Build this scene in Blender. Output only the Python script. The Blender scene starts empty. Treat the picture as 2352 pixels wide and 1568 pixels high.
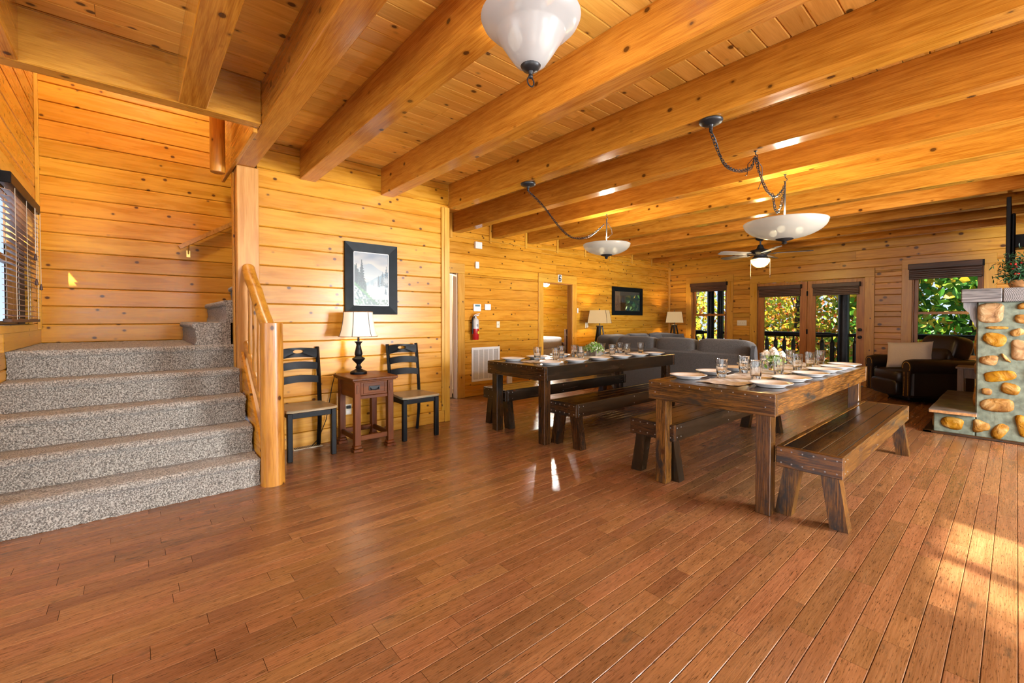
import bpy, bmesh, math, random
from math import sin, cos, pi, radians as R
from mathutils import Vector, Matrix
random.seed(7)
S = bpy.context.scene
C = S.collection

# ---------------------------------------------------------------- camera, sky, large lights, exposure
cd = bpy.data.cameras.new('camera'); cam = bpy.data.objects.new('camera', cd); C.objects.link(cam)
cd.sensor_width = 36; cd.lens = 1003 / 2352 * 36; cd.shift_y = -32.5 / 2352; cd.clip_end = 300
cam.location = (0, 0, 1.3); cam.rotation_euler = (R(90 - 1.0), 0, R(49.13))
S.camera = cam

def area(name, loc, rot, sx, sy, power, col=(1, 1, 1)):
    l = bpy.data.lights.new(name, 'AREA'); l.shape = 'RECTANGLE'; l.size = sx; l.size_y = sy
    l.energy = power; l.color = col
    o = bpy.data.objects.new(name, l); C.objects.link(o); o.location = loc; o.rotation_euler = rot
    return o

W = bpy.data.worlds.new('sky'); S.world = W; W.use_nodes = True
nt = W.node_tree; bg = nt.nodes['Background']
_tc = nt.nodes.new('ShaderNodeTexCoord'); _sx = nt.nodes.new('ShaderNodeSeparateXYZ'); _rp = nt.nodes.new('ShaderNodeValToRGB')
nt.links.new(_tc.outputs['Generated'], _sx.inputs[0]); nt.links.new(_sx.outputs['Z'], _rp.inputs[0]); nt.links.new(_rp.outputs[0], bg.inputs[0])
_rp.color_ramp.elements[0].color = (.62, .76, 1, 1); _rp.color_ramp.elements[1].color = (.30, .50, .95, 1); _rp.color_ramp.elements[1].position = .7
bg.inputs[1].default_value = 1.25

sl = bpy.data.lights.new('sun', 'SUN'); sl.energy = 32; sl.angle = R(1.0); sl.color = (1, .92, .78)
sun = bpy.data.objects.new('sun', sl); C.objects.link(sun)
sun.rotation_euler = Vector((-.806, .314, -.502)).to_track_quat('-Z', 'Y').to_euler()
# fill lights added at the unseen windows behind and right of the camera
FILL_COL = (.94, .97, 1.0)
RX, NY = 3.5, -3.3
area('fill_light', (-1.8, NY + .05, 1.45), (R(90), 0, 0), 2.4, 1.8, 85, FILL_COL).rotation_euler = (R(-90), 0, R(180))
area('fill_light', (1.5, NY + .05, 1.45), (R(90), 0, 0), 2.4, 1.8, 85, FILL_COL).rotation_euler = (R(-90), 0, R(180))
for y, w_, p_ in ((-1.3, 1.8, 125), (1.88, 1.3, 185), (5.2, 1.8, 800)):
    area('fill_light', (RX - .05 + (.2 if y == 1.88 else 0), y, 1.45), (0, R(90), 0), 1.8, w_, p_, FILL_COL)

S.view_settings.view_transform = 'Standard'; S.view_settings.look = 'None'; S.view_settings.gamma = 1
S.view_settings.use_curve_mapping = False; S.view_settings.exposure = 0.08
cy = S.cycles; cy.use_denoising = True; cy.max_bounces = 7; cy.diffuse_bounces = 3; cy.glossy_bounces = 3
cy.transmission_bounces = 8; cy.transparent_max_bounces = 12; cy.caustics_reflective = False; cy.caustics_refractive = False
cy.use_adaptive_sampling = True; cy.adaptive_threshold = .07; cy.adaptive_min_samples = 16; cy.sample_clamp_indirect = 6; cy.blur_glossy = .5

# ---------------------------------------------------------------- materials
def newmat(name):
    m = bpy.data.materials.new(name); m.use_nodes = True
    return m, m.node_tree.nodes, m.node_tree.links, m.node_tree.nodes['Principled BSDF']

def plain(name, col, rough=.5, metal=0, coat=0, noise=0, nscale=40, bump=0, spec=.5):
    m, N, L, P = newmat(name)
    P.inputs['Base Color'].default_value = (*col, 1); P.inputs['Roughness'].default_value = rough
    P.inputs['Metallic'].default_value = metal; P.inputs['Specular IOR Level'].default_value = spec
    if coat: P.inputs['Coat Weight'].default_value = coat
    if noise or bump:
        tc = N.new('ShaderNodeTexCoord'); n = N.new('ShaderNodeTexNoise'); n.inputs['Scale'].default_value = nscale; n.inputs['Detail'].default_value = 4
        L.new(tc.outputs['Object'], n.inputs['Vector'])
        if noise:
            r = N.new('ShaderNodeValToRGB'); L.new(n.outputs['Fac'], r.inputs[0])
            r.color_ramp.elements[0].position = .3; r.color_ramp.elements[1].position = .7
            r.color_ramp.elements[0].color = (*[c * (1 - noise) for c in col], 1); r.color_ramp.elements[1].color = (*[min(1, c * (1 + noise)) for c in col], 1)
            L.new(r.outputs[0], P.inputs['Base Color'])
        if bump:
            b = N.new('ShaderNodeBump'); b.inputs['Strength'].default_value = bump; b.inputs['Distance'].default_value = .01
            L.new(n.outputs['Fac'], b.inputs['Height']); L.new(b.outputs[0], P.inputs['Normal'])
    return m

def mth(N, L, op, a, b=None, clamp=False):
    n = N.new('ShaderNodeMath'); n.operation = op; n.use_clamp = clamp
    for i, v in enumerate((a, b)):
        if v is None: continue
        if isinstance(v, (int, float)): n.inputs[i].default_value = v
        else: L.new(v, n.inputs[i])
    return n.outputs[0]

def mixc(N, L, fac, a, b, mode='MIX'):
    n = N.new('ShaderNodeMix'); n.data_type = 'RGBA'; n.blend_type = mode
    for s, v in ((n.inputs[0], fac), (n.inputs[6], a), (n.inputs[7], b)):
        if isinstance(v, (int, float)): s.default_value = v
        elif isinstance(v, tuple): s.default_value = (*v, 1) if len(v) == 3 else v
        else: L.new(v, s)
    return n.outputs[2]

def ramp(N, L, fac, stops):
    r = N.new('ShaderNodeValToRGB'); L.new(fac, r.inputs[0]); e = r.color_ramp.elements
    while len(e) < len(stops): e.new(.5)
    for k, (p, c) in enumerate(stops):
        e[k].position = p; e[k].color = (*c, 1) if isinstance(c, tuple) else (c, c, c, 1)
    return r.outputs[0]

def wood(name, light, dark, axis='X', rough=.3, knots=0.0, knotcol=(.055, .014, .002), kscale=3.2, vary=.25, grain=1.0, pores=0.0, wear=None, wearcol=(.02, .015, .012), wearscale=3, bump=.12, coat=0.0, fine=.35, hue=.010, spec=.5):
    m, N, L, P = newmat(name)
    tc = N.new('ShaderNodeTexCoord'); oi = N.new('ShaderNodeObjectInfo'); ge = N.new('ShaderNodeNewGeometry')
    rnd = mth(N, L, 'FRACT', mth(N, L, 'ADD', oi.outputs['Random'], ge.outputs['Random Per Island']))
    cb = N.new('ShaderNodeCombineXYZ')
    for i, k in enumerate((13.1, 27.7, 41.3)): L.new(mth(N, L, 'MULTIPLY', rnd, k), cb.inputs[i])
    ad = N.new('ShaderNodeVectorMath'); ad.operation = 'ADD'; L.new(tc.outputs['Object'], ad.inputs[0]); L.new(cb.outputs[0], ad.inputs[1])
    def mapped(along, across):
        mp = N.new('ShaderNodeMapping'); sc = [across] * 3; sc['XYZ'.index(axis)] = along
        mp.inputs['Scale'].default_value = sc; L.new(ad.outputs[0], mp.inputs['Vector']); return mp.outputs[0]
    # knots
    kf = None
    if knots:
        vo = N.new('ShaderNodeTexVoronoi'); vo.inputs['Scale'].default_value = kscale; L.new(mapped(.75, 1.0), vo.inputs['Vector'])
        d = vo.outputs['Distance']
    n1 = N.new('ShaderNodeTexNoise'); n1.inputs['Scale'].default_value = 3.0; n1.inputs['Detail'].default_value = 6; n1.inputs['Distortion'].default_value = .9
    L.new(mapped(.55, 7), n1.inputs['Vector'])
    n2 = N.new('ShaderNodeTexNoise'); n2.inputs['Scale'].default_value = 6.0; n2.inputs['Detail'].default_value = 3
    L.new(mapped(1.2, 34), n2.inputs['Vector'])
    g = mth(N, L, 'ADD', mth(N, L, 'MULTIPLY', n1.outputs['Fac'], 1 - fine), mth(N, L, 'MULTIPLY', n2.outputs['Fac'], fine))
    col = ramp(N, L, g, [(.5 - .16 / grain if grain else 0, dark), (.5 + .14 / grain, light)])
    v = mth(N, L, 'ADD', mth(N, L, 'MULTIPLY', rnd, 2 * vary), 1 - vary)
    hs = N.new('ShaderNodeHueSaturation'); L.new(col, hs.inputs['Color']); L.new(v, hs.inputs['Value'])
    L.new(mth(N, L, 'ADD', mth(N, L, 'MULTIPLY', mth(N, L, 'FRACT', mth(N, L, 'MULTIPLY', rnd, 7.3)), hue), .5 - hue / 2), hs.inputs['Hue'])
    col = hs.outputs[0]
    if knots:
        kk = ramp(N, L, d, [(0.0, 1.0), (.115 * knots, 1.0), (.14 * knots, .38), (.21 * knots, 0.0)])
        kn = mth(N, L, 'MULTIPLY', kk, .92)
        col = mixc(N, L, kn, col, knotcol)
    if pores:
        n3 = N.new('ShaderNodeTexNoise'); n3.inputs['Scale'].default_value = 9; n3.inputs['Detail'].default_value = 5; n3.inputs['Roughness'].default_value = .7
        L.new(mapped(2.2, 26), n3.inputs['Vector'])
        col = mixc(N, L, mth(N, L, 'MULTIPLY', ramp(N, L, n3.outputs['Fac'], [(.55, 0.0), (.66, 1.0)]), pores), col, tuple(c * .22 for c in dark))
    if wear:
        n4 = N.new('ShaderNodeTexNoise'); n4.inputs['Scale'].default_value = wearscale; n4.inputs['Detail'].default_value = 7; n4.inputs['Roughness'].default_value = .65
        L.new(mapped(.7, 2.2), n4.inputs['Vector'])
        col = mixc(N, L, ramp(N, L, n4.outputs['Fac'], [(wear, 0.0), (wear + .13, 1.0)]), col, wearcol)
    L.new(col, P.inputs['Base Color'])
    rr = mth(N, L, 'ADD', mth(N, L, 'MULTIPLY', n1.outputs['Fac'], .25), rough - .11)
    L.new(rr, P.inputs['Roughness'])
    P.inputs['Specular IOR Level'].default_value = spec
    if bump:
        b = N.new('ShaderNodeBump'); b.inputs['Strength'].default_value = bump; b.inputs['Distance'].default_value = .004
        L.new(g, b.inputs['Height']); L.new(b.outputs[0], P.inputs['Normal'])
    return m

def glassy(name, tint=(1, 1, 1), refl=.12):
    m, N, L, P = newmat(name); out = N['Material Output']
    t = N.new('ShaderNodeBsdfTransparent'); t.inputs[0].default_value = (*tint, 1)
    gl = N.new('ShaderNodeBsdfGlossy'); gl.inputs['Roughness'].default_value = .01
    lw = N.new('ShaderNodeLayerWeight'); lw.inputs[0].default_value = .25
    mx = N.new('ShaderNodeMixShader'); L.new(mth(N, L, 'MULTIPLY', lw.outputs['Fresnel'], refl * 5, True), mx.inputs[0])
    L.new(t.outputs[0], mx.inputs[1]); L.new(gl.outputs[0], mx.inputs[2]); L.new(mx.outputs[0], out.inputs[0])
    return m

def frosted(name, col, emit, trans=.5, ecol=(1, .93, .82)):
    """lamp glass or shade: lets its bulb shine through and glows"""
    m, N, L, P = newmat(name); out = N['Material Output']
    t = N.new('ShaderNodeBsdfTransparent'); t.inputs[0].default_value = (*col, 1)
    P.inputs['Base Color'].default_value = (*col, 1); P.inputs['Roughness'].default_value = .25
    P.inputs['Emission Color'].default_value = (*ecol, 1); P.inputs['Emission Strength'].default_value = emit
    mx = N.new('ShaderNodeMixShader'); mx.inputs[0].default_value = 1 - trans
    L.new(t.outputs[0], mx.inputs[1]); L.new(P.outputs[0], mx.inputs[2]); L.new(mx.outputs[0], out.inputs[0])
    return m

def emis(name, col, s):
    m, N, L, P = newmat(name)
    P.inputs['Base Color'].default_value = (*col, 1); P.inputs['Emission Color'].default_value = (*col, 1); P.inputs['Emission Strength'].default_value = s
    return m

def leafmat(name, cols):
    m, N, L, P = newmat(name); out = N['Material Output']
    ge = N.new('ShaderNodeNewGeometry')
    c = ramp(N, L, ge.outputs['Random Per Island'], [(k / len(cols), x) for k, x in enumerate(cols)])
    N[-1].color_ramp.interpolation = 'CONSTANT'
    L.new(c, P.inputs['Base Color']); P.inputs['Roughness'].default_value = .45
    tr = N.new('ShaderNodeBsdfTranslucent'); L.new(c, tr.inputs[0])
    mx = N.new('ShaderNodeMixShader'); mx.inputs[0].default_value = .45
    L.new(P.outputs[0], mx.inputs[1]); L.new(tr.outputs[0], mx.inputs[2]); L.new(mx.outputs[0], out.inputs[0])
    return m

def printmat(name, rough=.35):
    m, N, L, P = newmat(name); a = N.new('ShaderNodeVertexColor'); a.layer_name = 'Col'
    L.new(a.outputs[0], P.inputs['Base Color']); P.inputs['Roughness'].default_value = rough
    return m

def carpet_mat():
    m, N, L, P = newmat('carpet')
    tc = N.new('ShaderNodeTexCoord'); n = N.new('ShaderNodeTexNoise'); n.inputs['Scale'].default_value = 115; n.inputs['Detail'].default_value = 3; n.inputs['Roughness'].default_value = .7
    L.new(tc.outputs['Object'], n.inputs['Vector'])
    n2 = N.new('ShaderNodeTexNoise'); n2.inputs['Scale'].default_value = 5; L.new(tc.outputs['Object'], n2.inputs['Vector'])
    c = ramp(N, L, n.outputs['Fac'], [(.36, (.035, .030, .024)), (.48, (.22, .20, .17)), (.60, (.60, .57, .50))])
    c = mixc(N, L, mth(N, L, 'MULTIPLY', n2.outputs['Fac'], .35), c, (.30, .27, .23))
    L.new(c, P.inputs['Base Color']); P.inputs['Roughness'].default_value = 1; P.inputs['Specular IOR Level'].default_value = .1
    P.inputs['Sheen Weight'].default_value = .3
    b = N.new('ShaderNodeBump'); b.inputs['Strength'].default_value = 1; b.inputs['Distance'].default_value = .012
    L.new(n.outputs['Fac'], b.inputs['Height']); L.new(b.outputs[0], P.inputs['Normal'])
    return m

def cloth(name, c1, c2, scale=220, rough=.95, big=None):
    m, N, L, P = newmat(name)
    tc = N.new('ShaderNodeTexCoord'); n = N.new('ShaderNodeTexNoise'); n.inputs['Scale'].default_value = scale; n.inputs['Detail'].default_value = 3
    L.new(tc.outputs['Object'], n.inputs['Vector'])
    c = ramp(N, L, n.outputs['Fac'], [(.3, c1), (.7, c2)])
    L.new(c, P.inputs['Base Color']); P.inputs['Roughness'].default_value = rough; P.inputs['Sheen Weight'].default_value = .25
    b = N.new('ShaderNodeBump'); b.inputs['Strength'].default_value = .5; b.inputs['Distance'].default_value = .004
    L.new(n.outputs['Fac'], b.inputs['Height']); L.new(b.outputs[0], P.inputs['Normal'])
    return m

WL, WD = (.60, .285, .026), (.44, .175, .011)
M = {}
for ax in 'XYZ':
    M['pine' + ax] = wood('pine_' + ax, WL, WD, ax, rough=.27, knots=.85, kscale=8.5, vary=.12, grain=1.2, spec=.36)
    M['trim' + ax] = wood('pine_trim_' + ax, (.60, .32, .042), (.46, .215, .020), ax, rough=.3, knots=.7, kscale=9, vary=.08, grain=1.2)
M['ceil'] = wood('pine_ceiling', (.82, .52, .13), (.66, .37, .065), 'Y', rough=.3, knots=.9, kscale=7.5, vary=.16, grain=1.25)
M['beamX'] = wood('beam_X', (.50, .215, .026), (.31, .105, .009), 'X', rough=.16, knots=.72, kscale=6.0, vary=.08, grain=1.35, fine=.5, spec=.6)
M['beamY'] = wood('beam_Y', (.52, .25, .035), (.36, .14, .014), 'Y', rough=.27, knots=.85, kscale=6.5, vary=.06, grain=1.35, fine=.5)
M['beamZ'] = wood('beam_Z', (.60, .29, .07), (.44, .18, .03), 'Z', rough=.35, knots=.8, kscale=6, vary=.05, grain=1.3)
M['far'] = wood('pine_far', (.60, .30, .036), (.42, .175, .015), 'X', rough=.30, knots=1.1, kscale=6.5, vary=.2, grain=1.3)
M['floor'] = wood('oak_floor', (.30, .138, .058), (.19, .080, .030), 'Y', rough=.22, vary=.20, pores=.9, bump=.28, wear=.60, wearcol=(.10, .058, .030), wearscale=6, fine=.55, hue=.012)
M['gap'] = plain('gap_dark', (.09, .04, .012), .8)
M['log'] = wood('log', (.54, .25, .034), (.33, .125, .013), 'Z', rough=.3, knots=.9, kscale=8, vary=.04, bump=.2, grain=1.3)
M['logX'] = wood('log_X', (.54, .25, .034), (.33, .125, .013), 'X', rough=.3, knots=.9, kscale=8, vary=.04, bump=.2, grain=1.3)
M['doorwood'] = wood('door_wood', (.46, .19, .035), (.31, .11, .018), 'Z', rough=.35, vary=.06, grain=1.3)
for ax in 'XYZ':
    M['darkwood' + ax] = wood('dark_stain_' + ax, (.062, .026, .007), (.016, .007, .003), ax, rough=.16, vary=.25, pores=.8, fine=.6, grain=1.5, wear=.50, wearcol=(.012, .010, .008), wearscale=4, bump=.25, knots=.8, kscale=7)
    M['rust' + ax] = wood('worn_stain_' + ax, (.165, .068, .012), (.038, .015, .004), ax, rough=.19, vary=.2, pores=.85, fine=.6, grain=1.6, wear=.53, wearcol=(.020, .016, .014), wearscale=5, bump=.25, knots=.8, kscale=7)
    M['blackwood' + ax] = wood('black_stain_' + ax, (.035, .018, .007), (.009, .006, .003), ax, rough=.22, vary=.25, pores=.6, wear=.55, wearcol=(.008, .007, .006), wearscale=4, bump=.25, knots=.8, kscale=7)
    M['mahog' + ax] = wood('mahogany_' + ax, (.15, .040, .006), (.065, .016, .002), ax, rough=.40, vary=.08, grain=1.2, spec=.18)
    M['grey' + ax] = wood('weathered_' + ax, (.21, .195, .19), (.045, .040, .040), ax, rough=.7, vary=.1, grain=1.6, bump=.4, knots=.6, knotcol=(.03, .025, .025), kscale=4)
def endgrain_mat():
    m, N, L, P = newmat('end_grain'); tc = N.new('ShaderNodeTexCoord'); mp = N.new('ShaderNodeMapping'); mp.inputs['Location'].default_value = (.20, 0, .02); L.new(tc.outputs['Object'], mp.inputs['Vector'])
    w_ = N.new('ShaderNodeTexWave'); w_.wave_type = 'RINGS'; w_.rings_direction = 'Y'; w_.inputs['Scale'].default_value = 26; w_.inputs['Distortion'].default_value = 2.5; w_.inputs['Detail'].default_value = 3; L.new(mp.outputs[0], w_.inputs['Vector'])
    L.new(ramp(N, L, w_.outputs['Fac'], [(.2, (.05, .045, .045)), (.8, (.22, .205, .20))]), P.inputs['Base Color']); P.inputs['Roughness'].default_value = .75
    return m
M['endgrain'] = endgrain_mat()
M['tablegrey'] = wood('grey_table', (.26, .19, .15), (.15, .10, .075), 'Z', rough=.5, vary=.05)
M['carpet'] = carpet_mat()
M['black'] = plain('black_paint', (.0045, .005, .006), .40, noise=.3, nscale=20, spec=.16)
M['bluedark'] = plain('dark_frame', (.004, .007, .009), .40, noise=.4, nscale=14, spec=.10)
M['blackmetal'] = plain('black_metal', (.010, .011, .012), .45, metal=.2, spec=.35)
M['bronze'] = plain('oil_bronze', (.018, .019, .021), .40, metal=.3, spec=.4)
M['steel'] = plain('steel', (.55, .55, .55), .3, metal=1)
M['nailsteel'] = plain('nail_steel', (.26, .25, .24), .45, metal=.7)
M['brass'] = plain('brass', (.75, .52, .16), .3, metal=1)
M['white'] = plain('white_plastic', (.78, .78, .76), .4)
M['ivory'] = plain('ivory_plastic', (.72, .66, .50), .4)
M['porcelain'] = plain('porcelain', (.80, .80, .79), .12)
M['red'] = plain('red_paint', (.42, .012, .015), .25)
M['screen'] = plain('screen', (.10, .22, .28), .2)
M['plate'] = plain('plaque_silver', (.55, .56, .55), .35)
M['seat'] = wood('seat_wood', (.36, .27, .15), (.22, .15, .075), 'Y', rough=.35, vary=.1, wear=.52, wearcol=(.17, .20, .15), wearscale=2.5)
M['sofa'] = cloth('sofa_chenille', (.018, .017, .016), (.095, .090, .085), 190)
M['pillow_dark'] = cloth('pillow_charcoal', (.02, .02, .022), (.08, .085, .095), 260)
M['linen'] = cloth('linen', (.52, .47, .40), (.74, .69, .60), 300)
M['leather'] = plain('leather', (.014, .009, .007), .38, noise=.3, nscale=60, bump=.15)
M['sheet'] = cloth('bed_sheet', (.62, .64, .70), (.78, .80, .84), 60)
def runner_mat():
    m, N, L, P = newmat('runner_cloth')
    tc = N.new('ShaderNodeTexCoord'); mp = N.new('ShaderNodeMapping'); mp.inputs['Scale'].default_value = (5, 42, 1); L.new(tc.outputs['Object'], mp.inputs['Vector'])
    n = N.new('ShaderNodeTexNoise'); n.inputs['Scale'].default_value = 2.2; n.inputs['Detail'].default_value = 4; n.inputs['Distortion'].default_value = .5; L.new(mp.outputs[0], n.inputs['Vector'])
    L.new(ramp(N, L, n.outputs['Fac'], [(.34, (.16, .155, .15)), (.48, (.60, .59, .57)), (.62, (.82, .81, .79))]), P.inputs['Base Color']); P.inputs['Roughness'].default_value = .95
    b = N.new('ShaderNodeBump'); b.inputs['Strength'].default_value = .8; b.inputs['Distance'].default_value = .006; L.new(n.outputs['Fac'], b.inputs['Height']); L.new(b.outputs[0], P.inputs['Normal'])
    return m
M['runner'] = runner_mat()
M['shade'] = frosted('lamp_shade', (.80, .74, .62), .36, .06, (1, .88, .66))
M['burlap'] = frosted('burlap_shade', (.46, .33, .16), .22, .05, (1, .74, .36))
M['bowl'] = frosted('frosted_bowl', (.42, .40, .34), .12, .27, (1, .95, .82))
M['bowlnear'] = frosted('white_bowl', (.40, .40, .39), .03, .17, (1, .97, .90))
M['fanglass'] = frosted('fan_glass', (.95, .85, .65), .5, .55, (1, .80, .45))
M['bulb'] = emis('bulb', (1, .93, .80), 20)
M['pane'] = glassy('window_pane', refl=.004)
M['picglass'] = glassy('picture_glass', refl=.10)
m, N, L, P = newmat('tumbler_glass'); P.inputs['Transmission Weight'].default_value = 1; P.inputs['Roughness'].default_value = .02; P.inputs['IOR'].default_value = 1.45; P.inputs['Base Color'].default_value = (.97, .98, .98, 1); M['glass'] = m
M['mortar'] = plain('mortar', (.125, .145, .105), .9, noise=.35, nscale=18, bump=.6)
def stonemat():
    m, N, L, P = newmat('river_stone')
    tc = N.new('ShaderNodeTexCoord'); oi = N.new('ShaderNodeObjectInfo')
    n = N.new('ShaderNodeTexNoise'); n.inputs['Scale'].default_value = 9; n.inputs['Detail'].default_value = 6; n.inputs['Distortion'].default_value = .6
    ad = N.new('ShaderNodeVectorMath'); ad.operation = 'ADD'; L.new(tc.outputs['Object'], ad.inputs[0]); L.new(oi.outputs['Random'], ad.inputs[1]); L.new(ad.outputs[0], n.inputs['Vector'])
    c = ramp(N, L, n.outputs['Fac'], [(.30, (.13, .052, .012)), (.48, (.27, .135, .036)), (.70, (.40, .27, .12))])
    hs = N.new('ShaderNodeHueSaturation'); L.new(c, hs.inputs['Color']); L.new(mth(N, L, 'ADD', mth(N, L, 'MULTIPLY', oi.outputs['Random'], .4), .85), hs.inputs['Saturation']); L.new(hs.outputs[0], P.inputs['Base Color'])
    P.inputs['Roughness'].default_value = .6; P.inputs['Specular IOR Level'].default_value = .25
    b = N.new('ShaderNodeBump'); b.inputs['Strength'].default_value = .9; b.inputs['Distance'].default_value = .03; L.new(n.outputs['Fac'], b.inputs['Height']); L.new(b.outputs[0], P.inputs['Normal'])
    return m
M['stone'] = stonemat()
M['slate'] = plain('hearth_slab', (.13, .10, .085), .35, noise=.5, nscale=5, bump=.2)
M['porch'] = plain('porch_stain', (.022, .014, .010), .4, noise=.4, nscale=10)
M['deck'] = plain('deck_board', (.06, .045, .035), .6, noise=.3, nscale=8)
M['bark'] = plain('bark', (.05, .035, .025), .9, noise=.5, nscale=12, bump=.5)
M['shadewood'] = wood('woven_shade', (.10, .045, .025), (.035, .016, .010), 'X', rough=.45, vary=.1, grain=1.5)
M['blind'] = wood('blind_slat', (.46, .27, .17), (.32, .17, .10), 'X', rough=.35, vary=.05)
M['leafyellow'] = leafmat('leaf_yellow', [(.546, .468, .026), (.390, .468, .038), (.676, .442, .026), (.260, .390, .038), (.650, .222, .026), (.468, .520, .052)])
M['leafgreen'] = leafmat('leaf_green', [(.078, .260, .026), (.156, .390, .038), (.052, .170, .026), (.312, .468, .038), (.585, .390, .026), (.117, .325, .052)])
M['leafrust'] = leafmat('leaf_rust', [(.585, .130, .026), (.650, .325, .026), (.390, .430, .038), (.715, .195, .038), (.208, .338, .038), (.520, .468, .038)])
M['plant'] = leafmat('plant_leaf', [(.16, .34, .05), (.30, .48, .09), (.45, .58, .22), (.70, .74, .60), (.22, .40, .07)])
M['pineleaf'] = leafmat('garland_leaf', [(.02, .09, .03), (.03, .12, .04), (.015, .06, .03)])
M['petal'] = plain('white_petal', (.80, .76, .66), .6)
M['stem'] = plain('green_stem', (.03, .16, .05), .5)
M['rattan'] = plain('rattan', (.35, .17, .06), .6, noise=.4, nscale=30)
M['planter'] = plain('planter_grey', (.20, .17, .14), .7, noise=.4, nscale=30)
M['print'] = printmat('painted_print')
M['cream'] = plain('cream_wall', (.75, .60, .42), .5)

# ---------------------------------------------------------------- mesh helpers
class MB:
    def __init__(s): s.v = []; s.f = []
    def add(s, vs, fs):
        o = len(s.v); s.v += [tuple(v) for v in vs]; s.f += [tuple(i + o for i in f) for f in fs]; return s
    def box(s, x0, x1, y0, y1, z0, z1, b=0.0):
        if b <= 0:
            return s.add([(x, y, z) for x in (x0, x1) for y in (y0, y1) for z in (z0, z1)],
                         [(0, 1, 3, 2), (4, 6, 7, 5), (0, 4, 5, 1), (2, 3, 7, 6), (0, 2, 6, 4), (1, 5, 7, 3)])
        b = min(b, (x1 - x0) * .45, (y1 - y0) * .45, (z1 - z0) * .45)
        vs = []; idx = {}
        for i, x in enumerate((x0, x1)):
            for j, y in enumerate((y0, y1)):
                for k, z in enumerate((z0, z1)):
                    xi, yi, zi = x + (b if i == 0 else -b), y + (b if j == 0 else -b), z + (b if k == 0 else -b)
                    idx[i, j, k] = len(vs); vs += [(x, yi, zi), (xi, y, zi), (xi, yi, z)]
        fs = []
        for a in range(3):
            for s_ in (0, 1):
                q = []
                for (p, r) in ((0, 0), (1, 0), (1, 1), (0, 1)):
                    key = [0, 0, 0]; key[a] = s_; key[(a + 1) % 3] = p; key[(a + 2) % 3] = r
                    q.append(idx[tuple(key)] + a)
                fs.append(tuple(q))
        for a in range(3):
            o1, o2 = (a + 1) % 3, (a + 2) % 3
            for p in (0, 1):
                for r in (0, 1):
                    k0 = [0, 0, 0]; k0[o1] = p; k0[o2] = r; k1 = list(k0); k1[a] = 1
                    fs.append((idx[tuple(k0)] + o1, idx[tuple(k1)] + o1, idx[tuple(k1)] + o2, idx[tuple(k0)] + o2))
        for key, i in idx.items(): fs.append((i, i + 1, i + 2))
        return s.add(vs, fs)
    def prism(s, poly, t0, t1, axis='Y'):
        """polygon in the plane across `axis`, extruded t0..t1. poly coords are the other two axes in xyz order"""
        n = len(poly); A = 'XYZ'.index(axis)
        def mk(p, t):
            r = list(p); r.insert(A, t); return tuple(r)
        return s.add([mk(p, t0) for p in poly] + [mk(p, t1) for p in poly],
                     [tuple(range(n)), tuple(range(2 * n - 1, n - 1, -1))] + [(i, (i + 1) % n, n + (i + 1) % n, n + i) for i in range(n)])
    def lathe(s, prof, n=24, c=(0, 0, 0), closed=True, sx=1.0, sy=1.0):
        vs = []; fs = []
        for r, z in prof:
            for k in range(n):
                a = 2 * pi * k / n; vs.append((c[0] + r * cos(a) * sx, c[1] + r * sin(a) * sy, c[2] + z))
        for i in range(len(prof) - 1):
            for k in range(n): fs.append((i * n + k, i * n + (k + 1) % n, (i + 1) * n + (k + 1) % n, (i + 1) * n + k))
        if closed:
            fs.append(tuple(range(n - 1, -1, -1))); fs.append(tuple((len(prof) - 1) * n + k for k in range(n)))
        return s.add(vs, fs)
    def tube(s, pts, r, n=8, closed=True):
        pts = [Vector(p) for p in pts]; m = len(pts); rs = r if isinstance(r, (list, tuple)) else [r] * m
        vs = []; fs = []; up = None
        for i, p in enumerate(pts):
            t = (pts[min(i + 1, m - 1)] - pts[max(i - 1, 0)]).normalized()
            if up is None: up = Vector((0, 0, 1)) if abs(t.z) < .9 else Vector((1, 0, 0))
            up = (up - t * up.dot(t)).normalized(); sd = t.cross(up)
            for k in range(n):
                a = 2 * pi * k / n; vs.append(p + (up * cos(a) + sd * sin(a)) * rs[i])
        for i in range(m - 1):
            for k in range(n): fs.append((i * n + k, i * n + (k + 1) % n, (i + 1) * n + (k + 1) % n, (i + 1) * n + k))
        if closed: fs.append(tuple(range(n - 1, -1, -1))); fs.append(tuple((m - 1) * n + k for k in range(n)))
        return s.add(vs, fs)
    def bar(s, a, b, w, d, up=(0, 1, 0), b2=.004):
        """rectangular bar from a to b"""
        a, b = Vector(a), Vector(b); t = (b - a).normalized(); u = Vector(up); u = (u - t * u.dot(t)).normalized(); sd = t.cross(u)
        vs = []
        for p in (a, b):
            for (i, j) in ((-1, -1), (1, -1), (1, 1), (-1, 1)): vs.append(p + sd * i * w / 2 + u * j * d / 2)
        return s.add(vs, [(3, 2, 1, 0), (4, 5, 6, 7)] + [(k, (k + 1) % 4, 4 + (k + 1) % 4, 4 + k) for k in range(4)])
    def torus(s, c, R_, r, axis='Z', n=16, m=6, sx=1.0):
        vs = []; fs = []
        for i in range(n):
            a = 2 * pi * i / n
            for j in range(m):
                b = 2 * pi * j / m; q = [(R_ + r * cos(b)) * cos(a) * sx, (R_ + r * cos(b)) * sin(a), r * sin(b)]
                if axis == 'X': q = [q[2], q[0], q[1]]
                elif axis == 'Y': q = [q[0], q[2], q[1]]
                vs.append((c[0] + q[0], c[1] + q[1], c[2] + q[2]))
        for i in range(n):
            for j in range(m): fs.append((i * m + j, ((i + 1) % n) * m + j, ((i + 1) % n) * m + (j + 1) % m, i * m + (j + 1) % m))
        return s.add(vs, fs)
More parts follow.
